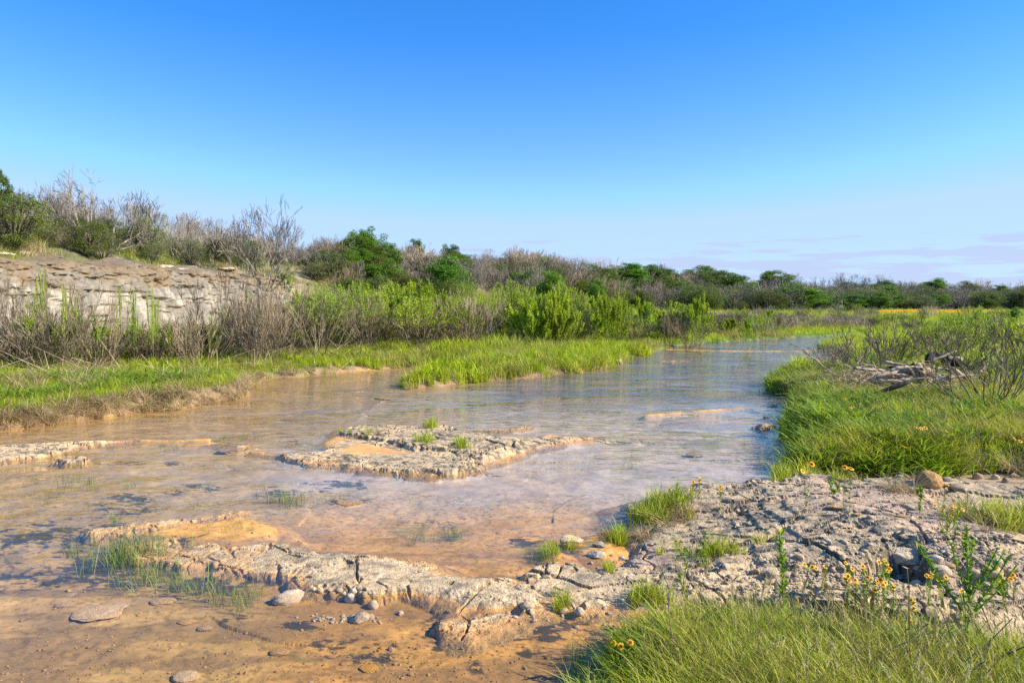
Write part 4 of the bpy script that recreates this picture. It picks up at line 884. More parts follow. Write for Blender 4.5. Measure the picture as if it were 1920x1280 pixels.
slope(['dead_fan', 'olive_shrub', 'pale_brush', 'juniper', 'olive_shrub', 'oak', 'dead_tree', 'bare_brush'], 130, (580, 1000), (-1, 13), (1.7, 3.0), (1.3, 1.9))
slope(['dead_fan', 'olive_shrub', 'dead_tree', 'juniper', 'oak', 'pale_brush', 'dead_fan'], 150, (960, 1340), (-2, 20), (2.3, 4.0), (1.3, 2.0))
slope(['dead_fan', 'dead_tree', 'pale_brush', 'oak', 'juniper', 'olive_shrub'], 170, (1280, 2060), (-4, 45), (2.8, 4.6), (1.5, 2.2))
# willows and brush along the foot of the ridge
def foot(kinds, n, pxr, basey, topy, wr, jit=8):
    for _ in range(n):
        px = rs.uniform(*pxr); by = float(np.interp(px, *zip(*basey))) + rs.uniform(-12, 6); Y = (CAM_H - 0.55) * FPX / (by - HZ)
        at_top(rs.choice(kinds), px, Y, float(np.interp(px, *zip(*topy))) + rs.gauss(0, jit) + 4, rs.uniform(*wr))
FB = [(-200, 690), (0, 680), (300, 668), (600, 652), (800, 642), (1000, 634), (1300, 622), (1400, 614), (1600, 606)]
FT = [(-200, 545), (0, 560), (100, 550), (200, 556), (400, 556), (500, 540), (560, 532), (620, 545), (700, 543), (800, 550), (1000, 558), (1100, 568), (1300, 574), (1400, 590)]
foot(['bare_brush', 'bare_brush', 'open_brush', 'pale_brush', 'open_brush'], 24, (-120, 500), FB, [(p, t + 40) for p, t in FT], (100, 190), 12)
foot(['open_brush', 'open_brush', 'open_brush'], 8, (0, 480), FB, [(0, 522), (600, 522)], (80, 150), 12)
foot(['bare_brush'], 5, (500, 620), FB, [(0, 530), (700, 530)], (150, 190), 6)
foot(['bare_brush', 'mixed_brush', 'pale_brush', 'bare_brush', 'mixed_brush'], 34, (440, 900), FB, FT, (80, 140), 12)
foot(['mixed_brush', 'willow', 'mixed_brush'], 44, (620, 1100), [(p, b - 10) for p, b in FB], [(p, b - 2) for p, b in FT], (60, 120), 13)
foot(['willow', 'willow', 'willow', 'mixed_brush', 'bare_brush'], 50, (990, 1320), [(p, b + 1) for p, b in FB], FT, (44, 120), 15)
foot(['mixed_brush', 'willow', 'olive_shrub'], 12, (-60, 460), FB, [(p, t + 46) for p, t in FT], (60, 110), 14)
foot(['sprout'], 20, (20, 520), FB, [(0, 560), (600, 560)], (26, 40), 30)
foot(['mixed_brush', 'willow', 'pale_brush'], 14, (1290, 1450), FB, [(1290, 588), (1500, 596)], (40, 60), 4)
foot(['pale_brush', 'bare_brush', 'pale_brush'], 80, (1290, 1640), [(1290, 610), (1640, 604)], [(1290, 581), (1640, 586)], (60, 110), 4)
foot(['pale_brush', 'bare_brush', 'mixed_brush', 'olive_shrub'], 34, (1600, 2000), [(1600, 604), (2000, 606)], [(1600, 588), (2000, 585)], (40, 70), 4)
at_top('willow', 1402, 33, 592, 34, 'low green willow at the grass edge where the thicket ends'); at_top('sprout', 1432, 33, 584, 50, 'arched green willow shoot leaning right past the thicket end')
# right bank brush
at_top('open_brush', 1862, 11.6, 602, 260, 'large open bare shrub at the right edge above the grass')
at_top('open_brush', 1905, 13.5, 585, 240, 'tall bare shrub half cut by the right edge of the picture')
at_top('bare_brush', 1650, 17, 606, 190, 'leafless shrub rising out of the driftwood pile')
at_top('pale_brush', 1590, 18, 636, 150, 'pale spreading shrub left of the driftwood, over the water')
at_top('open_brush', 1700, 19.5, 594, 180, 'upright bare shrub behind the driftwood logs')
at_top('mixed_brush', 1770, 21, 598, 150, 'part green shrub behind the right end of the driftwood')
at_top('mixed_brush', 1825, 22, 574, 90, 'tallest yellow-green willow shrub on the right bank')
at_top('bare_brush', 1880, 25, 585, 150, 'brown shrub behind the open bare shrubs on the right bank')
at_top('open_brush', 1795, 17, 604, 150, 'thin open shrub between the driftwood and the right-edge shrubs')
at_top('bare_brush', 1740, 27, 600, 110, 'small brown shrub on the flat behind the driftwood')
at_top('mixed_brush', 1960, 17, 580, 200, 'leafy shrub just outside the right edge behind the bare ones')
at_top('pale_brush', 1560, 19, 655, 90, 'low pale shrub where the right bank meets the river')

xs = np.array([s[1] for s in SPECS]); ys = np.array([s[2] for s in SPECS]); G_ = ground(xs, ys)
gz_ = G_[0]
LAND = [(-1e9, 130, 'at the cliff left end'), (130, 340, 'by the white cliff'), (340, 620, 'right of the white cliff'), (620, 900, 'by the tallest oak'), (900, 1140, 'beyond the grassy spit'),
        (1140, 1330, 'by the thicket end'), (1330, 1600, 'beyond the river bend'), (1600, 1760, 'behind the driftwood'), (1760, 1e9, 'at the far right')]
ORD = ['first', 'second', 'third', 'fourth', 'fifth', 'sixth', 'seventh', 'eighth', 'ninth', 'tenth', 'eleventh', 'twelfth', 'thirteenth', 'fourteenth', 'fifteenth', 'sixteenth', 'seventeenth', 'eighteenth', 'nineteenth', 'twentieth']
def ordinal(n):
    if n < 20: return ORD[n]
    tens = {2: 'twenty', 3: 'thirty', 4: 'forty', 5: 'fifty'}[(n + 1) // 10]; u = (n + 1) % 10
    return (tens[:-1] + 'ieth') if u == 0 else tens + '-' + ORD[u - 1]
def band_of(y, h, gzz):
    return 'on the skyline' if gzz > 3.6 and y > 30 else ('on the slope' if gzz > 1.7 else 'on the flat')
made = []; bins = {}
for (k, x, y, tz, w, lab, istop), g in zip(SPECS, gz_):
    if g < 0.05: g = 0.05
    h = (tz - g) if istop else tz
    if k in ('dead_tree', 'dead_fan') and istop: w *= 1.25
    if h < 0.7:
        if lab is None and istop: h = rs.uniform(0.9, 1.6); w = h
        h = max(h, 0.7)
    if k in ('oak', 'juniper') and w > 2.2 * h: w = 2.2 * h
    if lab is None and k in ('bare_brush', 'pale_brush', 'mixed_brush', 'willow'): w = min(w, h * 1.7)
    nm, cat, pa, pb = KIND[k]; ms = PROTO[k][rs.randrange(len(PROTO[k]))]; rz = rs.uniform(0, 6.28)
    if pb is None:
        o = link(nm, ms[0], (x, y, g - 0.03), rz, (w, w, h))
    else:
        o = bpy.data.objects.new(nm, None); COL.objects.link(o); o.location = (x, y, g - 0.03); o.rotation_euler = (0, 0, rz); o.scale = (w, w, h); o.empty_display_size = 0.3
        link(pa, ms[0], parent=o); link(pb, ms[1], parent=o)
    o['category'] = cat; o['group'] = GROUPS[k]
    if lab: o['label'] = lab
    else:
        px = px_of(x, y, g)[0]; z = next(n for a, b, n in LAND if a <= px < b); bins.setdefault((k, band_of(y, h, g), z), []).append((px, y, o))
for (k, band, z), L in bins.items():
    L.sort(key=lambda q: q[0])
    for i, (px, y, o) in enumerate(L):
        if len(L) == 1: o['label'] = '%s %s %s' % (LOOK[k], band, z)
        else: o['label'] = '%s %s from the left %s %s' % (ordinal(i), LOOK[k], band, z)
print('PLANTS', len(SPECS))

# prickly pears on the rim of the cliff
def pad_mesh():
    V = []; F = []; n = 12; m_ = 7
    for i in range(m_ + 1):
        t = i / m_ * math.pi; z = 0.5 - 0.5 * math.cos(t); r = 0.42 * math.sin(t) * (0.75 + 0.5 * z)
        for k in range(n): a = 6.283 * k / n; V.append((r * math.cos(a), r * math.sin(a) * 0.2, z))
    for i in range(m_):
        for k in range(n): F.append((i * n + k, i * n + (k + 1) % n, (i + 1) * n + (k + 1) % n, (i + 1) * n + k))
    return mesh_from('pad', np.array(V), np.array(F), MT['cactus'], None, True)
PAD = pad_mesh()
for px, Y, lab in [(405, 40.5, 'prickly pear cactus on the rim left of the widest dead tree'), (525, 52, 'pale prickly pear cactus on the rocky rise right of the widest dead tree'), (540, 52.5, 'second prickly pear cactus, right beside the pale one on the rise')]:
    x = xat(px, Y); z = gz(x, Y); e = bpy.data.objects.new('prickly_pear', None); COL.objects.link(e); e.location = (x, Y, z); meta(e, lab, 'cactus', 'prickly pears on the cliff rim')
    for i in range(11):
        p = link('pad', PAD, (rs.uniform(-.5, .5), rs.uniform(-.3, .3), rs.choice([0, 0, .3, .3, .55])), rs.uniform(0, 3.1), (.36, .36, .36), e); p.rotation_euler = (rs.uniform(-.3, .3), rs.uniform(-.5, .5), rs.uniform(0, 3.1))
T_SCRUB = tuft_set('scrub_tuft', MT['grass_dry'], [(70 + i, dict(n=40, h=0.55, w=0.02, rad=0.45, bend=0.3, seg=2, dry=0.3, lean=0.7)) for i in range(4)])
T_SCRUBG = tuft_set('green_scrub_tuft', MT['grass_dark'], [(80 + i, dict(n=44, h=0.5, w=0.03, rad=0.45, bend=0.4, seg=2, dry=0.2, lean=0.7)) for i in range(4)])
for nm_, T_, sd_ in (('undergrowth', T_SCRUB, 701), ('undergrowth', T_SCRUBG, 702)):
    place_grass(nm_, T_, 12000, (-0.9, 1.0, 28, 260), lambda x, y, g: (g[1] == 1) * (g[5] < 11.0 + 6 * (y > 90)) * (g[5] > -14) * np.where((g[5] > 6.0) & (y < 55), 0.3, 1.0) * (patchy(x, y, .3, sd_) > .45), lambda x, y, g: np.clip(y / 60, 0.8, 2.6), depthbias=0.5)
# far strip of yellow blooms
T_YEL = tuft_set('yellow_tuft', MT['yellow_bloom'], [(60 + i, dict(n=30, h=0.35, w=0.05, rad=0.4, bend=0.8, seg=2, dry=0)) for i in range(3)])
ny = 1000; yy = RNG.uniform(84, 96, ny); pxs = RNG.choice([1672, 1715, 1770, 1820, 1700, 1840], ny) + RNG.normal(0, 12, ny); xx = (pxs - CX) / FPX * yy
scatter('yellow_flowers', T_YEL, np.stack([xx, yy, ground(xx, yy)[0] + 0.25], 1), rnd_rot(ny), RNG.uniform(0.8, 1.4, ny), nvar=3)
# ------------------------------------------------------------------ stones
import bmesh
def rock_mesh(seed, sub=3, amp=0.28, flat=0.0, facet=0.0):
    bm = bmesh.new(); bmesh.ops.create_icosphere(bm, subdivisions=sub, radius=0.5); V = np.array([v.co[:] for v in bm.verts]); F = np.array([[v.index for v in f.verts] for f in bm.faces]); bm.free()
    n = V / 0.5
    if facet:                                           # cut by random planes: broken stone
        rng = np.random.default_rng(seed)
        for _ in range(11):
            q = rng.normal(0, 1, 3); q /= np.linalg.norm(q); c = rng.uniform(0.24, 0.40); d = V @ q; V = V - np.outer(np.maximum(d - c, 0) * facet, q)
    k = (fbm(n[:, 0] * 1.3 + seed, n[:, 1] * 1.3 + n[:, 2] * 1.7, seed, 3) - 0.5) * amp + (fbm(n[:, 0] * 5 + seed, n[:, 1] * 5 + n[:, 2] * 6, seed + 3, 3) - 0.5) * 0.07
    V = V * (1 + 2 * k[:, None]); V[:, 2] = np.where(V[:, 2] < -0.25, -0.25 + (V[:, 2] + 0.25) * 0.4, V[:, 2])
    return V, F
def stone_mat(name, c1, c2, c3):
    m, t = M(name); tcx = t.n('ShaderNodeTexCoord').outputs['Object']; n = t.noise(tcx, 5, 5, 0.65); n2 = t.noise(tcx, 24, 3)
    col = t.mix(t.mr(n, 0.38, 0.62), c1, c2); col = t.mix(t.mr(n2, 0.58, 0.70, 0, 0.6), col, c3)
    oi = t.n('ShaderNodeObjectInfo').outputs['Random']; h = t.n('ShaderNodeHueSaturation'); t.set(h.inputs['Color'], col); t.set(h.inputs['Value'], t.mr(oi, 0, 1, 0.8, 1.12, False)); t.set(h.inputs['Saturation'], t.mr(t.math('FRACT', t.math('MULTIPLY', oi, 5.7)), 0, 1, 0.7, 1.15, False))
    t.out(t.bsdf(h.outputs[0], 0.85, 0.25, t.bump(n2, 0.6, 0.02, t.bump(n, 0.5, 0.05)))); return m
MT['pale_stone'] = stone_mat('pale_stone', (0.72, 0.55, 0.37), (0.58, 0.44, 0.29), (0.24, 0.19, 0.14))
MT['tan_stone'] = stone_mat('tan_stone', (0.52, 0.33, 0.16), (0.42, 0.25, 0.11), (0.20, 0.10, 0.05))
MT['grey_stone'] = stone_mat('grey_stone', (0.46, 0.37, 0.27), (0.37, 0.30, 0.22), (0.12, 0.10, 0.085))
MT['bed_stone'] = stone_mat('bed_stone', (0.62, 0.37, 0.12), (0.50, 0.29, 0.09), (0.36, 0.20, 0.07))
RK = {}
for mt in ('pale_stone', 'tan_stone', 'grey_stone', 'bed_stone'):
    RK[mt] = [mesh_from('stone', *rock_mesh(20 + i, 3, 0.22), MT[mt], None, True) for i in range(3)] + [mesh_from('stone', *rock_mesh(40 + i, 3, 0.14, 0, 1.0), MT[mt], None, False) for i in range(3)]
def stone(px, py, wpx, hpx, mt, lab, round_=True, big=False, under=False, rz=None, name='stone', yf=0.75):
    """A stone whose middle shows at (px, py), wpx by hpx photo pixels."""
    x, y = hit(px, py + hpx * 0.35, -1e-6)[:2] if not under else W(px, py + hpx * .35, -0.05)
    z = gz(x, y)
    w = wpx / FPX * y; h = hpx / FPX * y
    me = RK[mt][(int(px) % 3) + (0 if round_ else 3)]
    if big: V, F = rock_mesh(int(px), 4, 0.16 if round_ else 0.12, 0, 0 if round_ else 1.0); me = mesh_from('stone', V, F, MT[mt], None, round_)
    d = w * yf; zc = max(h - d * 0.25, 0.35 * h) if not under else min(h * 0.35, 0.025)
    if not under and z < 0: zc = max(zc, min(0.055 + 0.25 * h, w * .8))
    o = link(name, me, (x, y + d * 0.3, z + zc * 0.28), rs.uniform(-.25, .25) if rz is None else rz, (w, d, zc * 1.25)); meta(o, lab, 'stone'); return o
stone(1750, 900, 46, 42, 'tan_stone', 'round orange-tan boulder on the far edge of the broad rock shelf', big=True, name='boulder', yf=0.95)
stone(1798, 913, 36, 17, 'grey_stone', 'flat brown stone just right of the round boulder')
stone(1778, 899, 20, 12, 'grey_stone', 'small grey stone tucked behind the round boulder, right side')
stone(1835, 893, 17, 14, 'tan_stone', 'reddish cobble against the grass edge right of the boulder')
stone(1815, 904, 18, 9, 'grey_stone', 'thin slab of stone between the boulder and the reddish cobble', False)
stone(1690, 892, 13, 6, 'pale_stone', 'tiny white stone at the grass edge left of the boulder')
stone(1868, 897, 14, 8, 'pale_stone', 'small pale stone at the grass edge, right of the reddish cobble'); stone(1905, 893, 20, 10, 'pale_stone', 'pale flat stone at the grass edge by the right picture edge', False)
stone(1888, 903, 14, 8, 'grey_stone', 'grey stone between the two pale stones near the right edge')
stone(1572, 951, 52, 18, 'tan_stone', 'flat tan slab at the shadowed step of the rock shelf', False, True, name='rock_slab')
stone(1629, 958, 15, 12, 'grey_stone', 'round grey cobble right of the flat tan slab'); stone(1612, 966, 20, 9, 'tan_stone', 'tan cobble in front of the round grey one', False); stone(1633, 970, 14, 9, 'pale_stone', 'whitish cobble beside the tan cobble on the shelf')
stone(1695, 967, 30, 11, 'tan_stone', 'long yellowish flat stone in the middle of the rock shelf', False, name='rock_slab'); stone(1663, 1011, 15, 7, 'pale_stone', 'small white stone alone on the grey rock shelf')
stone(1712, 1047, 80, 52, 'pale_stone', 'largest pale broken rock in front of the rock shelf', False, True, name='rock_block', yf=0.7); stone(1690, 1033, 44, 26, 'grey_stone', 'white-topped rock leaning on the largest pale broken rock', False, True, name='rock_block')
stone(1768, 1074, 40, 30, 'pale_stone', 'pinkish cobble right of the largest broken rock', big=True); stone(1757, 1056, 26, 16, 'pale_stone', 'cobble sitting behind the pinkish cobble'); stone(1783, 1063, 26, 12, 'tan_stone', 'reddish stone wedged right of the pinkish cobble')
stone(1868, 1079, 34, 26, 'pale_stone', 'round pale cobble beside the low orange flowers', big=True); stone(1845, 1066, 22, 14, 'grey_stone', 'small grey cobble behind the round pale cobble'); stone(1880, 1066, 18, 14, 'tan_stone', 'reddish cobble behind the round pale cobble')
stone(1832, 1080, 26, 20, 'pale_stone', 'pale cobble left of the round one by the flowers'); stone(1893, 1075, 14, 16, 'pale_stone', 'narrow white stone right of the round pale cobble')
stone(1454, 1076, 34, 20, 'pale_stone', 'smooth white stone lying below the edge of the rock shelf', big=True); stone(1477, 1079, 26, 14, 'pale_stone', 'smaller white stone touching the smooth one')
stone(1553, 1100, 22, 17, 'pale_stone', 'white cobble at the edge of the foreground grass'); stone(1530, 1075, 14, 10, 'pale_stone', 'small pale stone under the orange flowers'); stone(1612, 1066, 26, 10, 'pale_stone', 'flat white stone among the orange flowers', False); stone(1664, 1122, 32, 11, 'pale_stone', 'flat white stone half hidden in the foreground grass', False)
stone(1685, 1082, 30, 14, 'pale_stone', 'flat pale stone below the largest broken rock', False); stone(1800, 1068, 20, 12, 'tan_stone', 'brown stone behind the tall green weed'); stone(1715, 1146, 24, 12, 'pale_stone', 'pale stone in the grass at the foot of the dry stalk')
stone(540, 1121, 66, 32, 'pale_stone', 'oval white stone sticking out of the foreground water', big=True, rz=0.5, under=False, yf=0.55)
stone(699, 1140, 22, 11, 'pale_stone', 'little white pebble alone in the foreground water'); stone(656, 1127, 24, 11, 'pale_stone', 'pale flat pebble at the front edge of the long shelf'); stone(622, 1124, 22, 8, 'tan_stone', 'wet tan pebble between the oval stone and the long shelf'); stone(682, 1125, 16, 8, 'tan_stone', 'small tan pebble against the front of the long shelf')
for i, (a, b, c) in enumerate([(600, 1112, 14), (618, 1113, 12), (636, 1115, 16), (662, 1116, 18), (676, 1117, 12), (693, 1118, 12), (645, 1121, 10), (588, 1108, 10)]): stone(a, b, c, c * .65, 'pale_stone', '%s from the left of the tiny stones under the long shelf edge' % ordinal(i))['group'] = 'tiny stones under the shelf edge'
stone(1075, 1017, 64, 24, 'pale_stone', 'pale grey flat rock in the wet sand beside the big shelf', False, True, name='rock_slab'); stone(1118, 1042, 36, 14, 'pale_stone', 'light flat stone in the puddle left of the big shelf', False); stone(1125, 1022, 30, 18, 'grey_stone', 'grey rock against the left tip of the big shelf', False)
stone(1087, 1151, 20, 13, 'pale_stone', 'small pale stone in the brown water by the foreground grass'); stone(1300, 854, 32, 7, 'tan_stone', 'flat wet rock just breaking the surface right of the islet', False); stone(717, 748, 40, 6, 'tan_stone', 'thin wet rock in the rippled water beyond the islet', False)
stone(1438, 784, 14, 6, 'tan_stone', 'pebble beside the small ledge of the right bank'); stone(1452, 763, 13, 5, 'grey_stone', 'small dark stone in the water by the right bank')
stone(430, 850, 60, 5, 'tan_stone', 'low wet slab left of the islet', False)
stone(650, 941, 50, 9, 'bed_stone', 'sunken flat rock below the islet with algae on it', False, under=True)
for px, py, w, h, lab in [(172, 1143, 92, 30, 'largest sunken stone, a smooth oval on the left of the foreground pool'), (116, 1125, 34, 14, 'small sunken stone left above the largest one'), (300, 1120, 46, 22, 'sunken stone under the water grass'), (212, 1130, 44, 16, 'sunken stone touching the right end of the largest'), (346, 1161, 34, 15, 'sunken flat stone, left one of the pair'),
                          (380, 1167, 28, 18, 'sunken flat stone, right one of the pair'), (521, 1212, 38, 20, 'sunken round stone below the oval white stone'), (342, 1256, 54, 34, 'sunken stone nearest the bottom of the pool'), (690, 1250, 40, 12, 'faint sunken slab near the bottom middle of the pool'), (130, 1108, 26, 8, 'faint sunken pebble above the others on the left'), (1120, 1205, 44, 12, 'yellowish sunken slab beside the foreground grass')]:
    stone(px, py, w, h, 'bed_stone', lab, big=w > 40, under=True)['group'] = 'sunken stones'
# loose gravel too small to count
def rock_coll(name, mt, n=5):
    c = bpy.data.collections.new(name)
    for i in range(n): c.objects.link(bpy.data.objects.new(name, mesh_from(name, *rock_mesh(60 + i, 2, 0.2, 0, 0.8 * (i % 2)), MT[mt])))
    return c
PEB = rock_coll('pebble', 'pale_stone'); PEB2 = rock_coll('bed_pebble', 'bed_stone')
def pebbles(name, coll, items, s):
    P = []; 
    for (px, py, wx, wy, n) in items:
        for _ in range(n): P.append(W(px + random.gauss(0, wx), py + random.gauss(0, wy), 0.1))
    P = np.array(P); z = ground(P[:, 0], P[:, 1])[0]; S = s * np.exp(RNG.normal(0, 0.5, len(P)))
    return scatter(name, coll, np.column_stack([P, z + 0.1 * S]), rnd_rot(len(P), 0.3), np.stack([S, S * .8, S * .55], 1), nvar=5)
pebbles('pebbles', PEB, [(1650, 1095, 160, 14, 700), (1800, 1075, 80, 14, 260), (1530, 1085, 60, 10, 160), (1850, 897, 60, 7, 170), (1630, 962, 60, 9, 90), (650, 1117, 50, 4, 90), (1150, 1040, 30, 14, 60), (1600, 890, 80, 3, 50), (1850, 960, 60, 40, 90), (1620, 1060, 120, 8, 160), (1000, 1130, 60, 12, 40), (1300, 1110, 80, 14, 60)], 0.022)
pebbles('bed_gravel', PEB2, [(400, 1180, 260, 60, 700), (800, 1210, 200, 40, 500), (450, 1000, 90, 18, 300), (1050, 1030, 60, 14, 160), (900, 960, 200, 20, 160), (100, 1180, 120, 60, 260)], 0.010)
# broken ledges over the cliff
rk = random.Random(9)
for i in range(30):
    Y = 25 + 26 * (i / 30) + rk.uniform(-.4, .4); x = crest_x(Y) + 7.75 - 2.0 - rk.uniform(-0.5, 1.6); w = rk.uniform(1.2, 3.0)
    zt = 0.55 + 3.65 * float(sstep(63, 50, Y)) * (0.85 + 0.3 * float(fbm(np.array([Y * 0.3]), np.array([8.0]), 602, 3)[0])); z = max(gz(x, Y), zt - 0.15)
    o = link('rock_slab', RK['pale_stone' if i % 3 else 'grey_stone'][3 + i % 3], (x, Y, z + 0.02), rk.uniform(-.3, .3), (w * .6, w, rk.uniform(.28, .55))); meta(o, '-', 'rock ledge', 'flat stone ledges along the cliff rim'); o['_px'] = px_of(x, Y, z)[0]
led = sorted([o for o in COL.objects if '_px' in o], key=lambda o: o['_px'])
for i, o in enumerate(led): o['label'] = '%s from the left of the flat stone ledges jutting from the cliff rim' % ordinal(i); del o['_px']

# ------------------------------------------------------------------ driftwood
def log_mesh(P, r0, r1, mat, seed=0, n=10, seg=14, flatten=1.0):
    P = [np.array(p, float) for p in P]; rng = np.random.default_rng(seed); t = np.linspace(0, 1, seg + 1); L = np.linspace(0, 1, len(P))
    C = np.stack([np.interp(t, L, [p[k] for p in P]) for k in range(3)], 1) + rng.normal(0, r0 * 0.16, (seg + 1, 3)) * np.sin(t * math.pi)[:, None]
    d = np.gradient(C, axis=0); d /= np.linalg.norm(d, axis=1, keepdims=True); ref = np.array([0, 0, 1.0]); u = np.cross(d, ref); u /= np.linalg.norm(u, axis=1, keepdims=True) + 1e-9; v = np.cross(u, d)
    V = []; 
    for i in range(seg + 1):
        r = (r0 + (r1 - r0) * t[i]) * (1 + 0.12 * rng.normal()) * (0.75 if i in (0, seg) else 1)
        for k in range(n): a = 6.283 * k / n; rr_ = r * (1 + 0.22 * (float(_h(np.array([k]), np.array([seed]), 3)[0]) - .5)); V.append(C[i] + u[i] * rr_ * math.cos(a) + v[i] * rr_ * math.sin(a) * flatten)
    F = [(i * n + k, i * n + (k + 1) % n, (i + 1) * n + (k + 1) % n, (i + 1) * n + k) for i in range(seg) for k in range(n)]
    V.append(C[0]); V.append(C[-1]); a, b = len(V) - 2, len(V) - 1
    T = [(a, (k + 1) % n, k) for k in range(n)] + [(b, seg * n + k, seg * n + (k + 1) % n) for k in range(n)]
    return mesh_from('log', np.array(V), [np.array(F), np.array(T)], mat, None, True)
YD = 14.6
def log(P, r0, r1, mt, lab, Y=YD, seed=0, name='driftwood_log', dy=0.0, flatten=1.0):
    P3s = [P3(a, b, Y + (c if len(q) > 2 else 0)) for q in P for (a, b, c) in [(*q, 0)[:3]]]
    me = log_mesh([p[:] for p in P3s], r0 * 1.35, r1 * 1.35, MT[mt], seed, flatten=flatten); c = sum((Vector(p) for p in P3s), Vector()) / len(P3s)
    me.transform(Matrix.Translation(-c)); o = link(name, me, c); meta(o, lab, 'driftwood'); return o
log([(1652, 706), (1700, 700), (1746, 694)], .085, .07, 'drift_wood', 'thick pale driftwood log lying in the middle of the pile', seed=1, Y=14.3)
log([(1700, 702), (1712, 694), (1726, 690)], .10, .09, 'drift_wood', 'stubby pale log end crossing the thick pale log', seed=2, Y=14.2)
log([(1668, 688), (1702, 692), (1740, 700)], .055, .04, 'char_wood', 'brown driftwood plank on top of the pale log', seed=3, Y=14.8, flatten=.5)
log([(1738, 678), (1748, 664, .2), (1772, 672, .1), (1800, 684)], .055, .07, 'char_wood', 'charred black log arching over the right of the pile', seed=4, Y=15.2)
log([(1772, 672), (1796, 680)], .075, .085, 'drift_wood', 'pale broken log end beside the charred log', seed=5, Y=15.3)
log([(1566, 774), (1600, 758), (1650, 735), (1705, 715)], .022, .034, 'char_wood', 'long dark branch slanting up from the grass to the pile', Y=12.9, seed=6, name='driftwood_branch')
log([(1700, 722), (1740, 712), (1790, 706)], .05, .035, 'drift_wood', 'pale log along the front foot of the pile', seed=7, Y=14.0)
log([(1640, 712), (1680, 716), (1725, 708)], .045, .03, 'drift_wood', 'curved pale stick below the thick log', seed=8, Y=13.9)
log([(1785, 690), (1815, 712), (1842, 738)], .03, .018, 'drift_wood', 'pale branch sliding down the right side of the pile', Y=13.9, seed=9, name='driftwood_branch')
log([(1600, 690), (1650, 694), (1700, 706)], .03, .02, 'drift_wood', 'thin pale stick reaching left out of the pile', Y=14.8, seed=10, name='driftwood_branch')
log([(1724, 722), (1730, 706), (1727, 688)], .07, .035, 'brown_twig', 'upright root stump in the centre of the pile', Y=13.9, seed=11, name='driftwood_stump')
rl = random.Random(3)
for i in range(16):
    a = 1622 + i * 11 + rl.uniform(-3, 3); b = rl.uniform(676, 722); l = rl.uniform(25, 70); sl = rl.uniform(-.45, .35)
    log([(a, b), (a + l * .5, b + l * sl * .5 - rl.uniform(0, 4)), (a + l, b + l * sl)], rl.uniform(.018, .035), .012, rl.choice(['drift_wood', 'pale_twig', 'drift_wood']), '%s from the left of the loose pale sticks in the driftwood pile' % ordinal(i), Y=rl.uniform(13.8, 14.9), seed=20 + i, name='driftwood_stick')['group'] = 'loose sticks of the driftwood pile'
log([(1150, 682), (1166, 678)], .10, .06, 'drift_wood', 'small root stump at the right tip of the grassy spit', Y=24.5, seed=12, name='driftwood_stump')
log([(1505, 655), (1560, 700), (1600, 720)], .014, .01, 'pale_twig', 'bent reed-thin branch over the water at the left of the pile', Y=15.5, seed=13, name='driftwood_branch')
def debris(name, items, n_, r, L, mat, tilt=0.25):
    segs = []
    for (px, py, wx, wy, Y, k) in items:
        for _ in range(k):
            p = P3(px + random.gauss(0, wx), 566, Y + random.gauss(0, .5)); z = max(gz_fast(p.x, p.y), 0) + abs(random.gauss(0, wy)); a = random.uniform(0, 6.28); l = L * random.uniform(.5, 1.5); tz = random.gauss(0, tilt)
            q = Vector((p.x, p.y, z)); e = q + Vector((math.cos(a) * l, math.sin(a) * l * .7, tz * l)); rr_ = r * random.uniform(.6, 1.4); segs.append([*q, rr_, *e, rr_ * .5])
    V, F = tubes(segs, 3); o = link(name, mesh_from(name, V, F, MT[mat])); o['kind'] = 'stuff'; return o
_gx, _gy = np.meshgrid(np.linspace(-14, 16, 301), np.linspace(2, 26, 241)); _gh = ground(_gx.ravel(), _gy.ravel())[0].reshape(_gx.shape)
def gz_fast(x, y):
    i = int(np.clip((y - 2) / 0.1, 0, 240)); j = int(np.clip((x + 14) / 0.1, 0, 300)); return float(_gh[i, j])
debris('driftwood_debris', [(1700, 700, 45, .22, 14.4, 420), (1620, 690, 30, .20, 15.0, 340), (1660, 730, 30, .08, 13.8, 160), (1790, 715, 30, .14, 14.2, 240), (1730, 705, 12, .22, 14.0, 160)], 0, 0.008, 0.55, 'drift_wood')
debris('dry_reed_debris', [(1600, 685, 40, .22, 15.6, 500), (1570, 700, 30, .12, 15.5, 260), (1680, 712, 50, .16, 14.4, 300)], 0, 0.004, 0.6, 'pale_twig')
debris('dead_twigs', [(230, 700, 120, .12, 19, 60), (60, 700, 80, .15, 17, 70), (450, 690, 120, .12, 21, 60), (700, 655, 80, .15, 26, 50), (650, 668, 14, .2, 24, 60)], 0, 0.007, 1.0, 'pale_twig', 0.3)

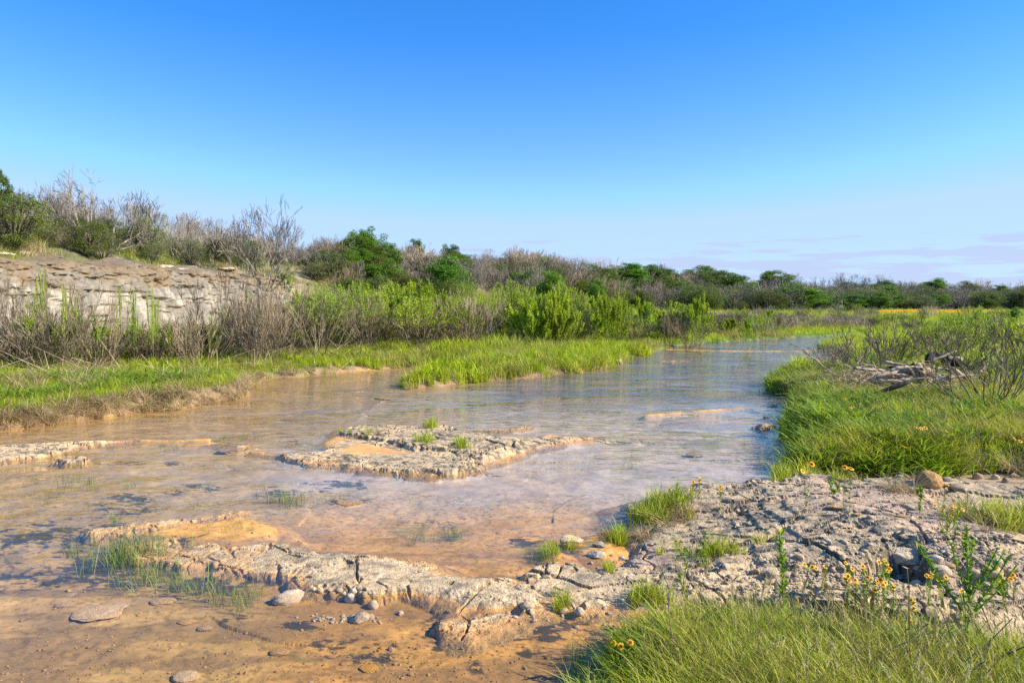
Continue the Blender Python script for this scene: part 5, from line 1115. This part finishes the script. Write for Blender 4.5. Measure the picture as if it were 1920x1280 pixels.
# ------------------------------------------------------------------ flowers, weeds, stalks
def flower_meshes():
    V = []; F = []; C = []
    for k in range(8):
        a = 6.283 * k / 8 + random.uniform(-.06, .06); ca, sa = math.cos(a), math.sin(a); b = len(V); dz = random.uniform(-.1, .12)
        for (r, w, z, c) in [(0.16, 0.10, 0.03, 1.0), (0.42, 0.24, 0.08 + dz * .3, 0.75), (0.72, 0.34, 0.06 + dz, 0.0), (0.98, 0.24, 0.0 + dz, 0.0)]:
            V += [(r * ca - w * sa * .9, r * sa + w * ca * .9, z), (r * ca + w * sa * .9, r * sa - w * ca * .9, z)]; cc = (random.uniform(.2, 1), c, 0); C += [cc, cc]
        for i in range(3): F.append((b + 2 * i, b + 2 * i + 1, b + 2 * i + 3, b + 2 * i + 2))
    V = np.array(V) * 0.5; pm = mesh_from('petals', V, np.array(F), MT['petal'], np.array(C))
    dv, df_ = rock_mesh(5, 1, 0.1); dm = mesh_from('disc', dv * np.array([.32, .32, .22]) + np.array([0, 0, .05]), df_, MT['flower_disc'], None, True); return pm, dm
FM = [flower_meshes() for _ in range(4)]
def stem_leaves(pts, n, size, r0=0.0022, rng=None):
    segs = []; lp = []; dr = []
    for P in pts:
        for a, b in zip(P[:-1], P[1:]): segs.append([*a, r0, *b, r0 * .8])
    S = np.array(segs)
    i = rng.integers(0, len(S), n); u = rng.uniform(0, 1, (n, 1)); Pp = S[i, 0:3] * (1 - u) + S[i, 4:7] * u
    a = rng.uniform(0, 6.28, n); d = np.stack([np.cos(a), np.sin(a), np.full(n, 0.9)], 1); d /= np.linalg.norm(d, axis=1, keepdims=True)
    V, F, C = leaves_at(rng, Pp + d * size * 1.2, size, 5.0, 0.0, dirs=d, dalign=1.0); return S, V, F, C
def flower_plant(heads, lab, hs=0.22, size=0.035, name='wildflower', grp='yellow wildflowers with maroon centres', nleaf=40):
    """Heads at photo pixels, on stems HS metres tall from one base."""
    hx = [hit(px, py, hs * random.uniform(.85, 1.1)) for px, py in heads]; bx_ = sum(h[0] for h in hx) / len(hx); by_ = sum(h[1] for h in hx) / len(hx)
    c, s = math.cos(PITCH), math.sin(PITCH); e = bpy.data.objects.new(name, None); COL.objects.link(e); bz = gz(bx_, by_); e.location = (bx_, by_, bz); e.empty_display_size = .1
    meta(e, lab, 'flower', grp); rng = np.random.default_rng(int(heads[0][0])); pts = []
    for (px, py), (x, y, z) in zip(heads, hx):
        Y = by_ + (y - by_) * 0.4; p = P3(px, py, Y); loc = np.array([p.x - bx_, p.y - by_, p.z - bz]); m_ = loc * 0.55 + np.array([0, 0, 0.04])
        pts.append([np.zeros(3), m_ * 0.5, m_, loc]); pm, dm = FM[rng.integers(0, 4)]; sc = size * rng.uniform(.85, 1.15)
        f = link('flower', pm, tuple(loc), rng.uniform(0, 6.28), (sc, sc, sc), e); f.rotation_euler = (rng.uniform(0.2, 0.9), rng.uniform(-.3, .5), rng.uniform(-.6, .6)); link('disc', dm, parent=f)
    S, V, F, C = stem_leaves(pts, nleaf, 0.008, 0.0018, rng); Vt, Ft = tubes(S, 3)
    n0 = len(Vt); link('stem', mesh_from('stem', np.concatenate([Vt, V]), np.concatenate([Ft, F + n0]), MT['weed_leaf'], np.concatenate([np.full((n0, 3), .4) * np.array([1, 0, 0]), C * np.array([1, 0, 0])])), parent=e)
FL = [([(1256, 916)], 'single yellow flower at the water edge of the big shelf, leftmost'), ([(1295, 912), (1300, 903)], 'yellow flower pair right of the leftmost one at the water edge'), ([(1312, 895), (1311, 902)], 'highest yellow flower over the water beyond the big shelf'), ([(1351, 912), (1350, 918)], 'yellow flower at the water edge, right of the group'),
      ([(1268, 1014)], 'small yellow flower alone on the left of the big shelf'), ([(1749, 930), (1777, 908), (1775, 916)], 'yellow flowers growing against the round boulder'), ([(1753, 947), (1785, 952), (1767, 955)], 'orange flower cluster in the middle of the rock shelf, left stem'), ([(1805, 955), (1785, 967), (1790, 949)], 'orange flower cluster in the middle of the rock shelf, right stem'),
      ([(1807, 1000), (1815, 997), (1803, 1004)], 'maroon-centred flowers above the forking green weed'), ([(1523, 1062), (1530, 1065), (1509, 1058)], 'small yellow flowers below the shelf edge, leftmost of the row'), ([(1546, 1066), (1547, 1062)], 'yellow flower second from the left in the row below the shelf edge'), ([(1586, 1055), (1598, 1066)], 'orange flower pair in front of the rounded shelf edge'),
      ([(1618, 1061), (1622, 1066)], 'yellow flower pair beside the flat white stone'), ([(1648, 1053), (1659, 1050), (1662, 1056)], 'bright orange flower trio left of the largest broken rock'), ([(1664, 1070), (1668, 1066)], 'orange flower just under the bright trio'),
      ([(1586, 1084), (1592, 1088), (1590, 1079)], 'orange blooms at the left of the dense flower patch'), ([(1604, 1087), (1606, 1091)], 'orange bloom second from left in the dense flower patch'), ([(1619, 1091), (1627, 1082), (1633, 1086)], 'orange blooms in the middle of the dense flower patch'), ([(1645, 1089), (1640, 1094), (1651, 1086)], 'orange blooms right of the middle of the dense patch'),
      ([(1656, 1096), (1660, 1092)], 'orange bloom at the right of the dense flower patch'), ([(1676, 1096), (1675, 1102)], 'yellow flower rising right of the dense flower patch'), ([(1637, 1105), (1632, 1111), (1641, 1107)], 'lowest orange blooms of the dense flower patch'), ([(1748, 1073), (1744, 1080), (1738, 1079)], 'orange flowers in front of the pinkish cobble'),
      ([(1766, 1085), (1760, 1087), (1774, 1082)], 'orange flowers right of the pinkish cobble front'), ([(1873, 1087), (1888, 1087), (1880, 1091), (1896, 1085)], 'dense yellow flowers at the foot of the round pale cobble'), ([(1899, 1077), (1905, 1080)], 'red-orange flowers at the right edge by the cobbles'), ([(1805, 1107), (1802, 1109)], 'lone yellow flower left of the forking weed stem'),
      ([(1713, 1128), (1708, 1124)], 'yellow flower on the dry stalk, upper'), ([(1713, 1139), (1703, 1147)], 'yellow flowers beside the dry stalk, middle'), ([(1707, 1165)], 'yellow flower beside the dry stalk, lowest')]
for hd, lab in FL: flower_plant(hd, lab)
flower_plant([(1150, 1205), (1164, 1211), (1182, 1204)], 'yellow and red flowers at the left tip of the foreground grass', 0.34, 0.036, nleaf=260)
FR = [([(1720, 802), (1727, 803), (1735, 802)], 'orange flower row in the right bank grass, left one'), ([(1768, 808), (1775, 808)], 'orange flower pair in the right bank grass'), ([(1903, 822), (1913, 827)], 'orange flowers in the right bank grass at the picture edge'), ([(1695, 837)], 'lone orange flower low in the right bank grass'),
      ([(1595, 764), (1599, 762)], 'orange flowers by the lower end of the dark branch'), ([(1584, 747)], 'orange flower just above the dark branch end'), ([(1575, 713), (1572, 711)], 'yellow flowers in the reeds left of the driftwood'), ([(1843, 697), (1838, 702), (1846, 706)], 'yellow flowers right of the driftwood, upper'),
      ([(1815, 710), (1820, 706)], 'yellow flowers at the right foot of the driftwood'), ([(1840, 728), (1848, 720)], 'yellow flowers below the pale branch'), ([(1595, 878)], 'orange flower at the near edge of the right bank grass'), ([(1505, 883), (1522, 870)], 'orange flowers at the left tip of the right bank grass'), ([(1584, 876)], 'small orange flower at the lip of the rock shelf grass')]
for hd, lab in FR: flower_plant(hd, lab, 0.42, 0.055, grp='orange wildflowers in the right bank grass')
def weed(px, top, base, lab, nb=0, leaf=0.016, n=70, dry=False, name='tall_weed', r=0.004, lean=0.0, width=0.2):
    """An upright stalk whose foot shows at (px, base) and its tip at (px+lean, top)."""
    x, y, z = hit(px, base, 0.0); tip = P3(px + lean, top, y); rng = np.random.default_rng(px); T = np.array([tip.x - x, 0, tip.z - z])
    main = [T * k / 6 + np.array([0.01 * rng.normal(), 0.01 * rng.normal(), 0]) * (k > 0) for k in range(7)]; pts = [main]
    for b in range(nb):
        k = rng.integers(1, 4); p = main[k]; a = rng.uniform(0, 6.28); l = np.linalg.norm(T) * rng.uniform(.35, .6); e = p + np.array([math.cos(a) * width * l * 2, math.sin(a) * width * l, l * .85]); mid = p + (e - p) * .5 + np.array([math.cos(a), math.sin(a), 0]) * .02; pts.append([p, mid, e])
    S, V, F, C = stem_leaves(pts, n, leaf, r, rng); Vt, Ft = tubes(S, 5)
    e = bpy.data.objects.new(name, None); COL.objects.link(e); e.location = (x, y, z - .01); meta(e, lab, 'weed'); link('stem', mesh_from('stem', Vt, Ft, MT['brown_twig' if dry else 'weed_leaf'], None if dry else np.full((len(Vt), 3), .3) * np.array([1, 0, 0])), parent=e)
    if not dry or n > 3: link('leaves', mesh_from('leaves', V, F, MT['grass_dry' if dry else 'weed_leaf'], C), parent=e)
weed(1467, 995, 1190, 'tall straight green weed standing before the smooth white stone', 0, .017, 90, lean=-2)
weed(1814, 984, 1240, 'large forking green weed in the right foreground', 9, .0115, 460, r=.0045, width=.32)
weed(1322, 992, 1072, 'slim green weed on the left part of the big shelf', 0, .010, 50, r=.003); weed(1290, 1020, 1140, 'slim green weed left of the straight one, at the shelf foot', 1, .012, 60, lean=-8, r=.003)
weed(1272, 902, 962, 'green weed among the flowers at the water edge', 0, .012, 46, r=.003); weed(1724, 905, 962, 'feathery green weed left of the round boulder', 1, .010, 90, r=.003); weed(1775, 945, 1010, 'bushy green plant bearing flowers mid shelf', 4, .010, 90, r=.003)
weed(1148, 1180, 1268, 'green shoot at the left tip of the foreground grass', 0, .018, 26, r=.003, lean=6); weed(1560, 885, 930, 'leafy weed at the left end of the shelf grass', 3, .014, 60, r=.003); weed(800, 800, 838, 'yellow-green sprig on the mid river islet', 1, .010, 40, r=.003); weed(1660, 1052, 1112, 'flower stem without bloom left of the dry stalk', 1, .008, 30, r=.002)
weed(1703, 1062, 1290, 'thin dry brown stalk standing upright in the right foreground', 3, .012, 12, True, 'dry_stalk', .0035, 4, .12); weed(1268, 1058, 1290, 'thin dark dry stalk leaning left in the foreground grass', 0, .01, 0 + 4, True, 'dry_stalk', .003, -26)
weed(1228, 1168, 1282, 'short grey dry stem left of the leaning stalk', 2, .01, 4, True, 'dry_stalk', .0028, -28, .3); weed(1900, 1120, 1285, 'dry crossing twigs at the right edge of the foreground', 5, .01, 4, True, 'dry_stalk', .003, -60, .6); weed(1830, 1130, 1290, 'dry curved twig behind the forking weed', 4, .01, 4, True, 'dry_stalk', .003, -70, .5)
# foxtail seed heads in the foreground grass
def foxtail(seed):
    rng = np.random.default_rng(seed); h = 0.30; b = rng.uniform(.02, .10); pts = [(b * t * t, 0, h * t) for t in (0, .35, .7, 1)]; S = [[*pts[i], .0012, *pts[i + 1], .0010] for i in range(3)]; Vt, Ft = tubes(S, 3)
    n = 150; t = rng.uniform(0, 1, n); P = np.stack([b * (1 + t * .45), 0 * t, h + t * .065], 1); a = rng.uniform(0, 6.28, n); d = np.stack([np.cos(a) * .6, np.sin(a) * .6, np.full(n, .9)], 1); rr_ = .006 * np.sin(np.clip(t * 1.05 + .08, 0, 1) * math.pi) + .001
    V, F, C = leaves_at(rng, P + d * rr_[:, None], .003, 4.5, 0, dirs=d, dalign=1.0); n0 = len(Vt)
    return mesh_from('foxtail', np.concatenate([Vt, V]), np.concatenate([Ft, F + n0]), MT['seed_head'], np.concatenate([np.full((n0, 3), .2) * np.array([1, 0, 0]), C * np.array([1, 0, 0])]))
FX = bpy.data.collections.new('foxtails')
for i in range(5): FX.objects.link(bpy.data.objects.new('foxtail_%d' % i, foxtail(i)))
fx, fy = RNG.uniform(0.9, 4.5, 900), RNG.uniform(2.8, 5.2, 900); g = ground(fx, fy); k = (g[1] == 3) & (g[4] > 0.15) & (fx > 0.25 * fy + .3); k &= RNG.uniform(0, 1, 900) < 0.6
scatter('foxtail_grass', FX, np.stack([fx[k], fy[k], g[0][k]], 1), rnd_rot(k.sum(), .2), RNG.uniform(.8, 1.35, k.sum()), nvar=5)
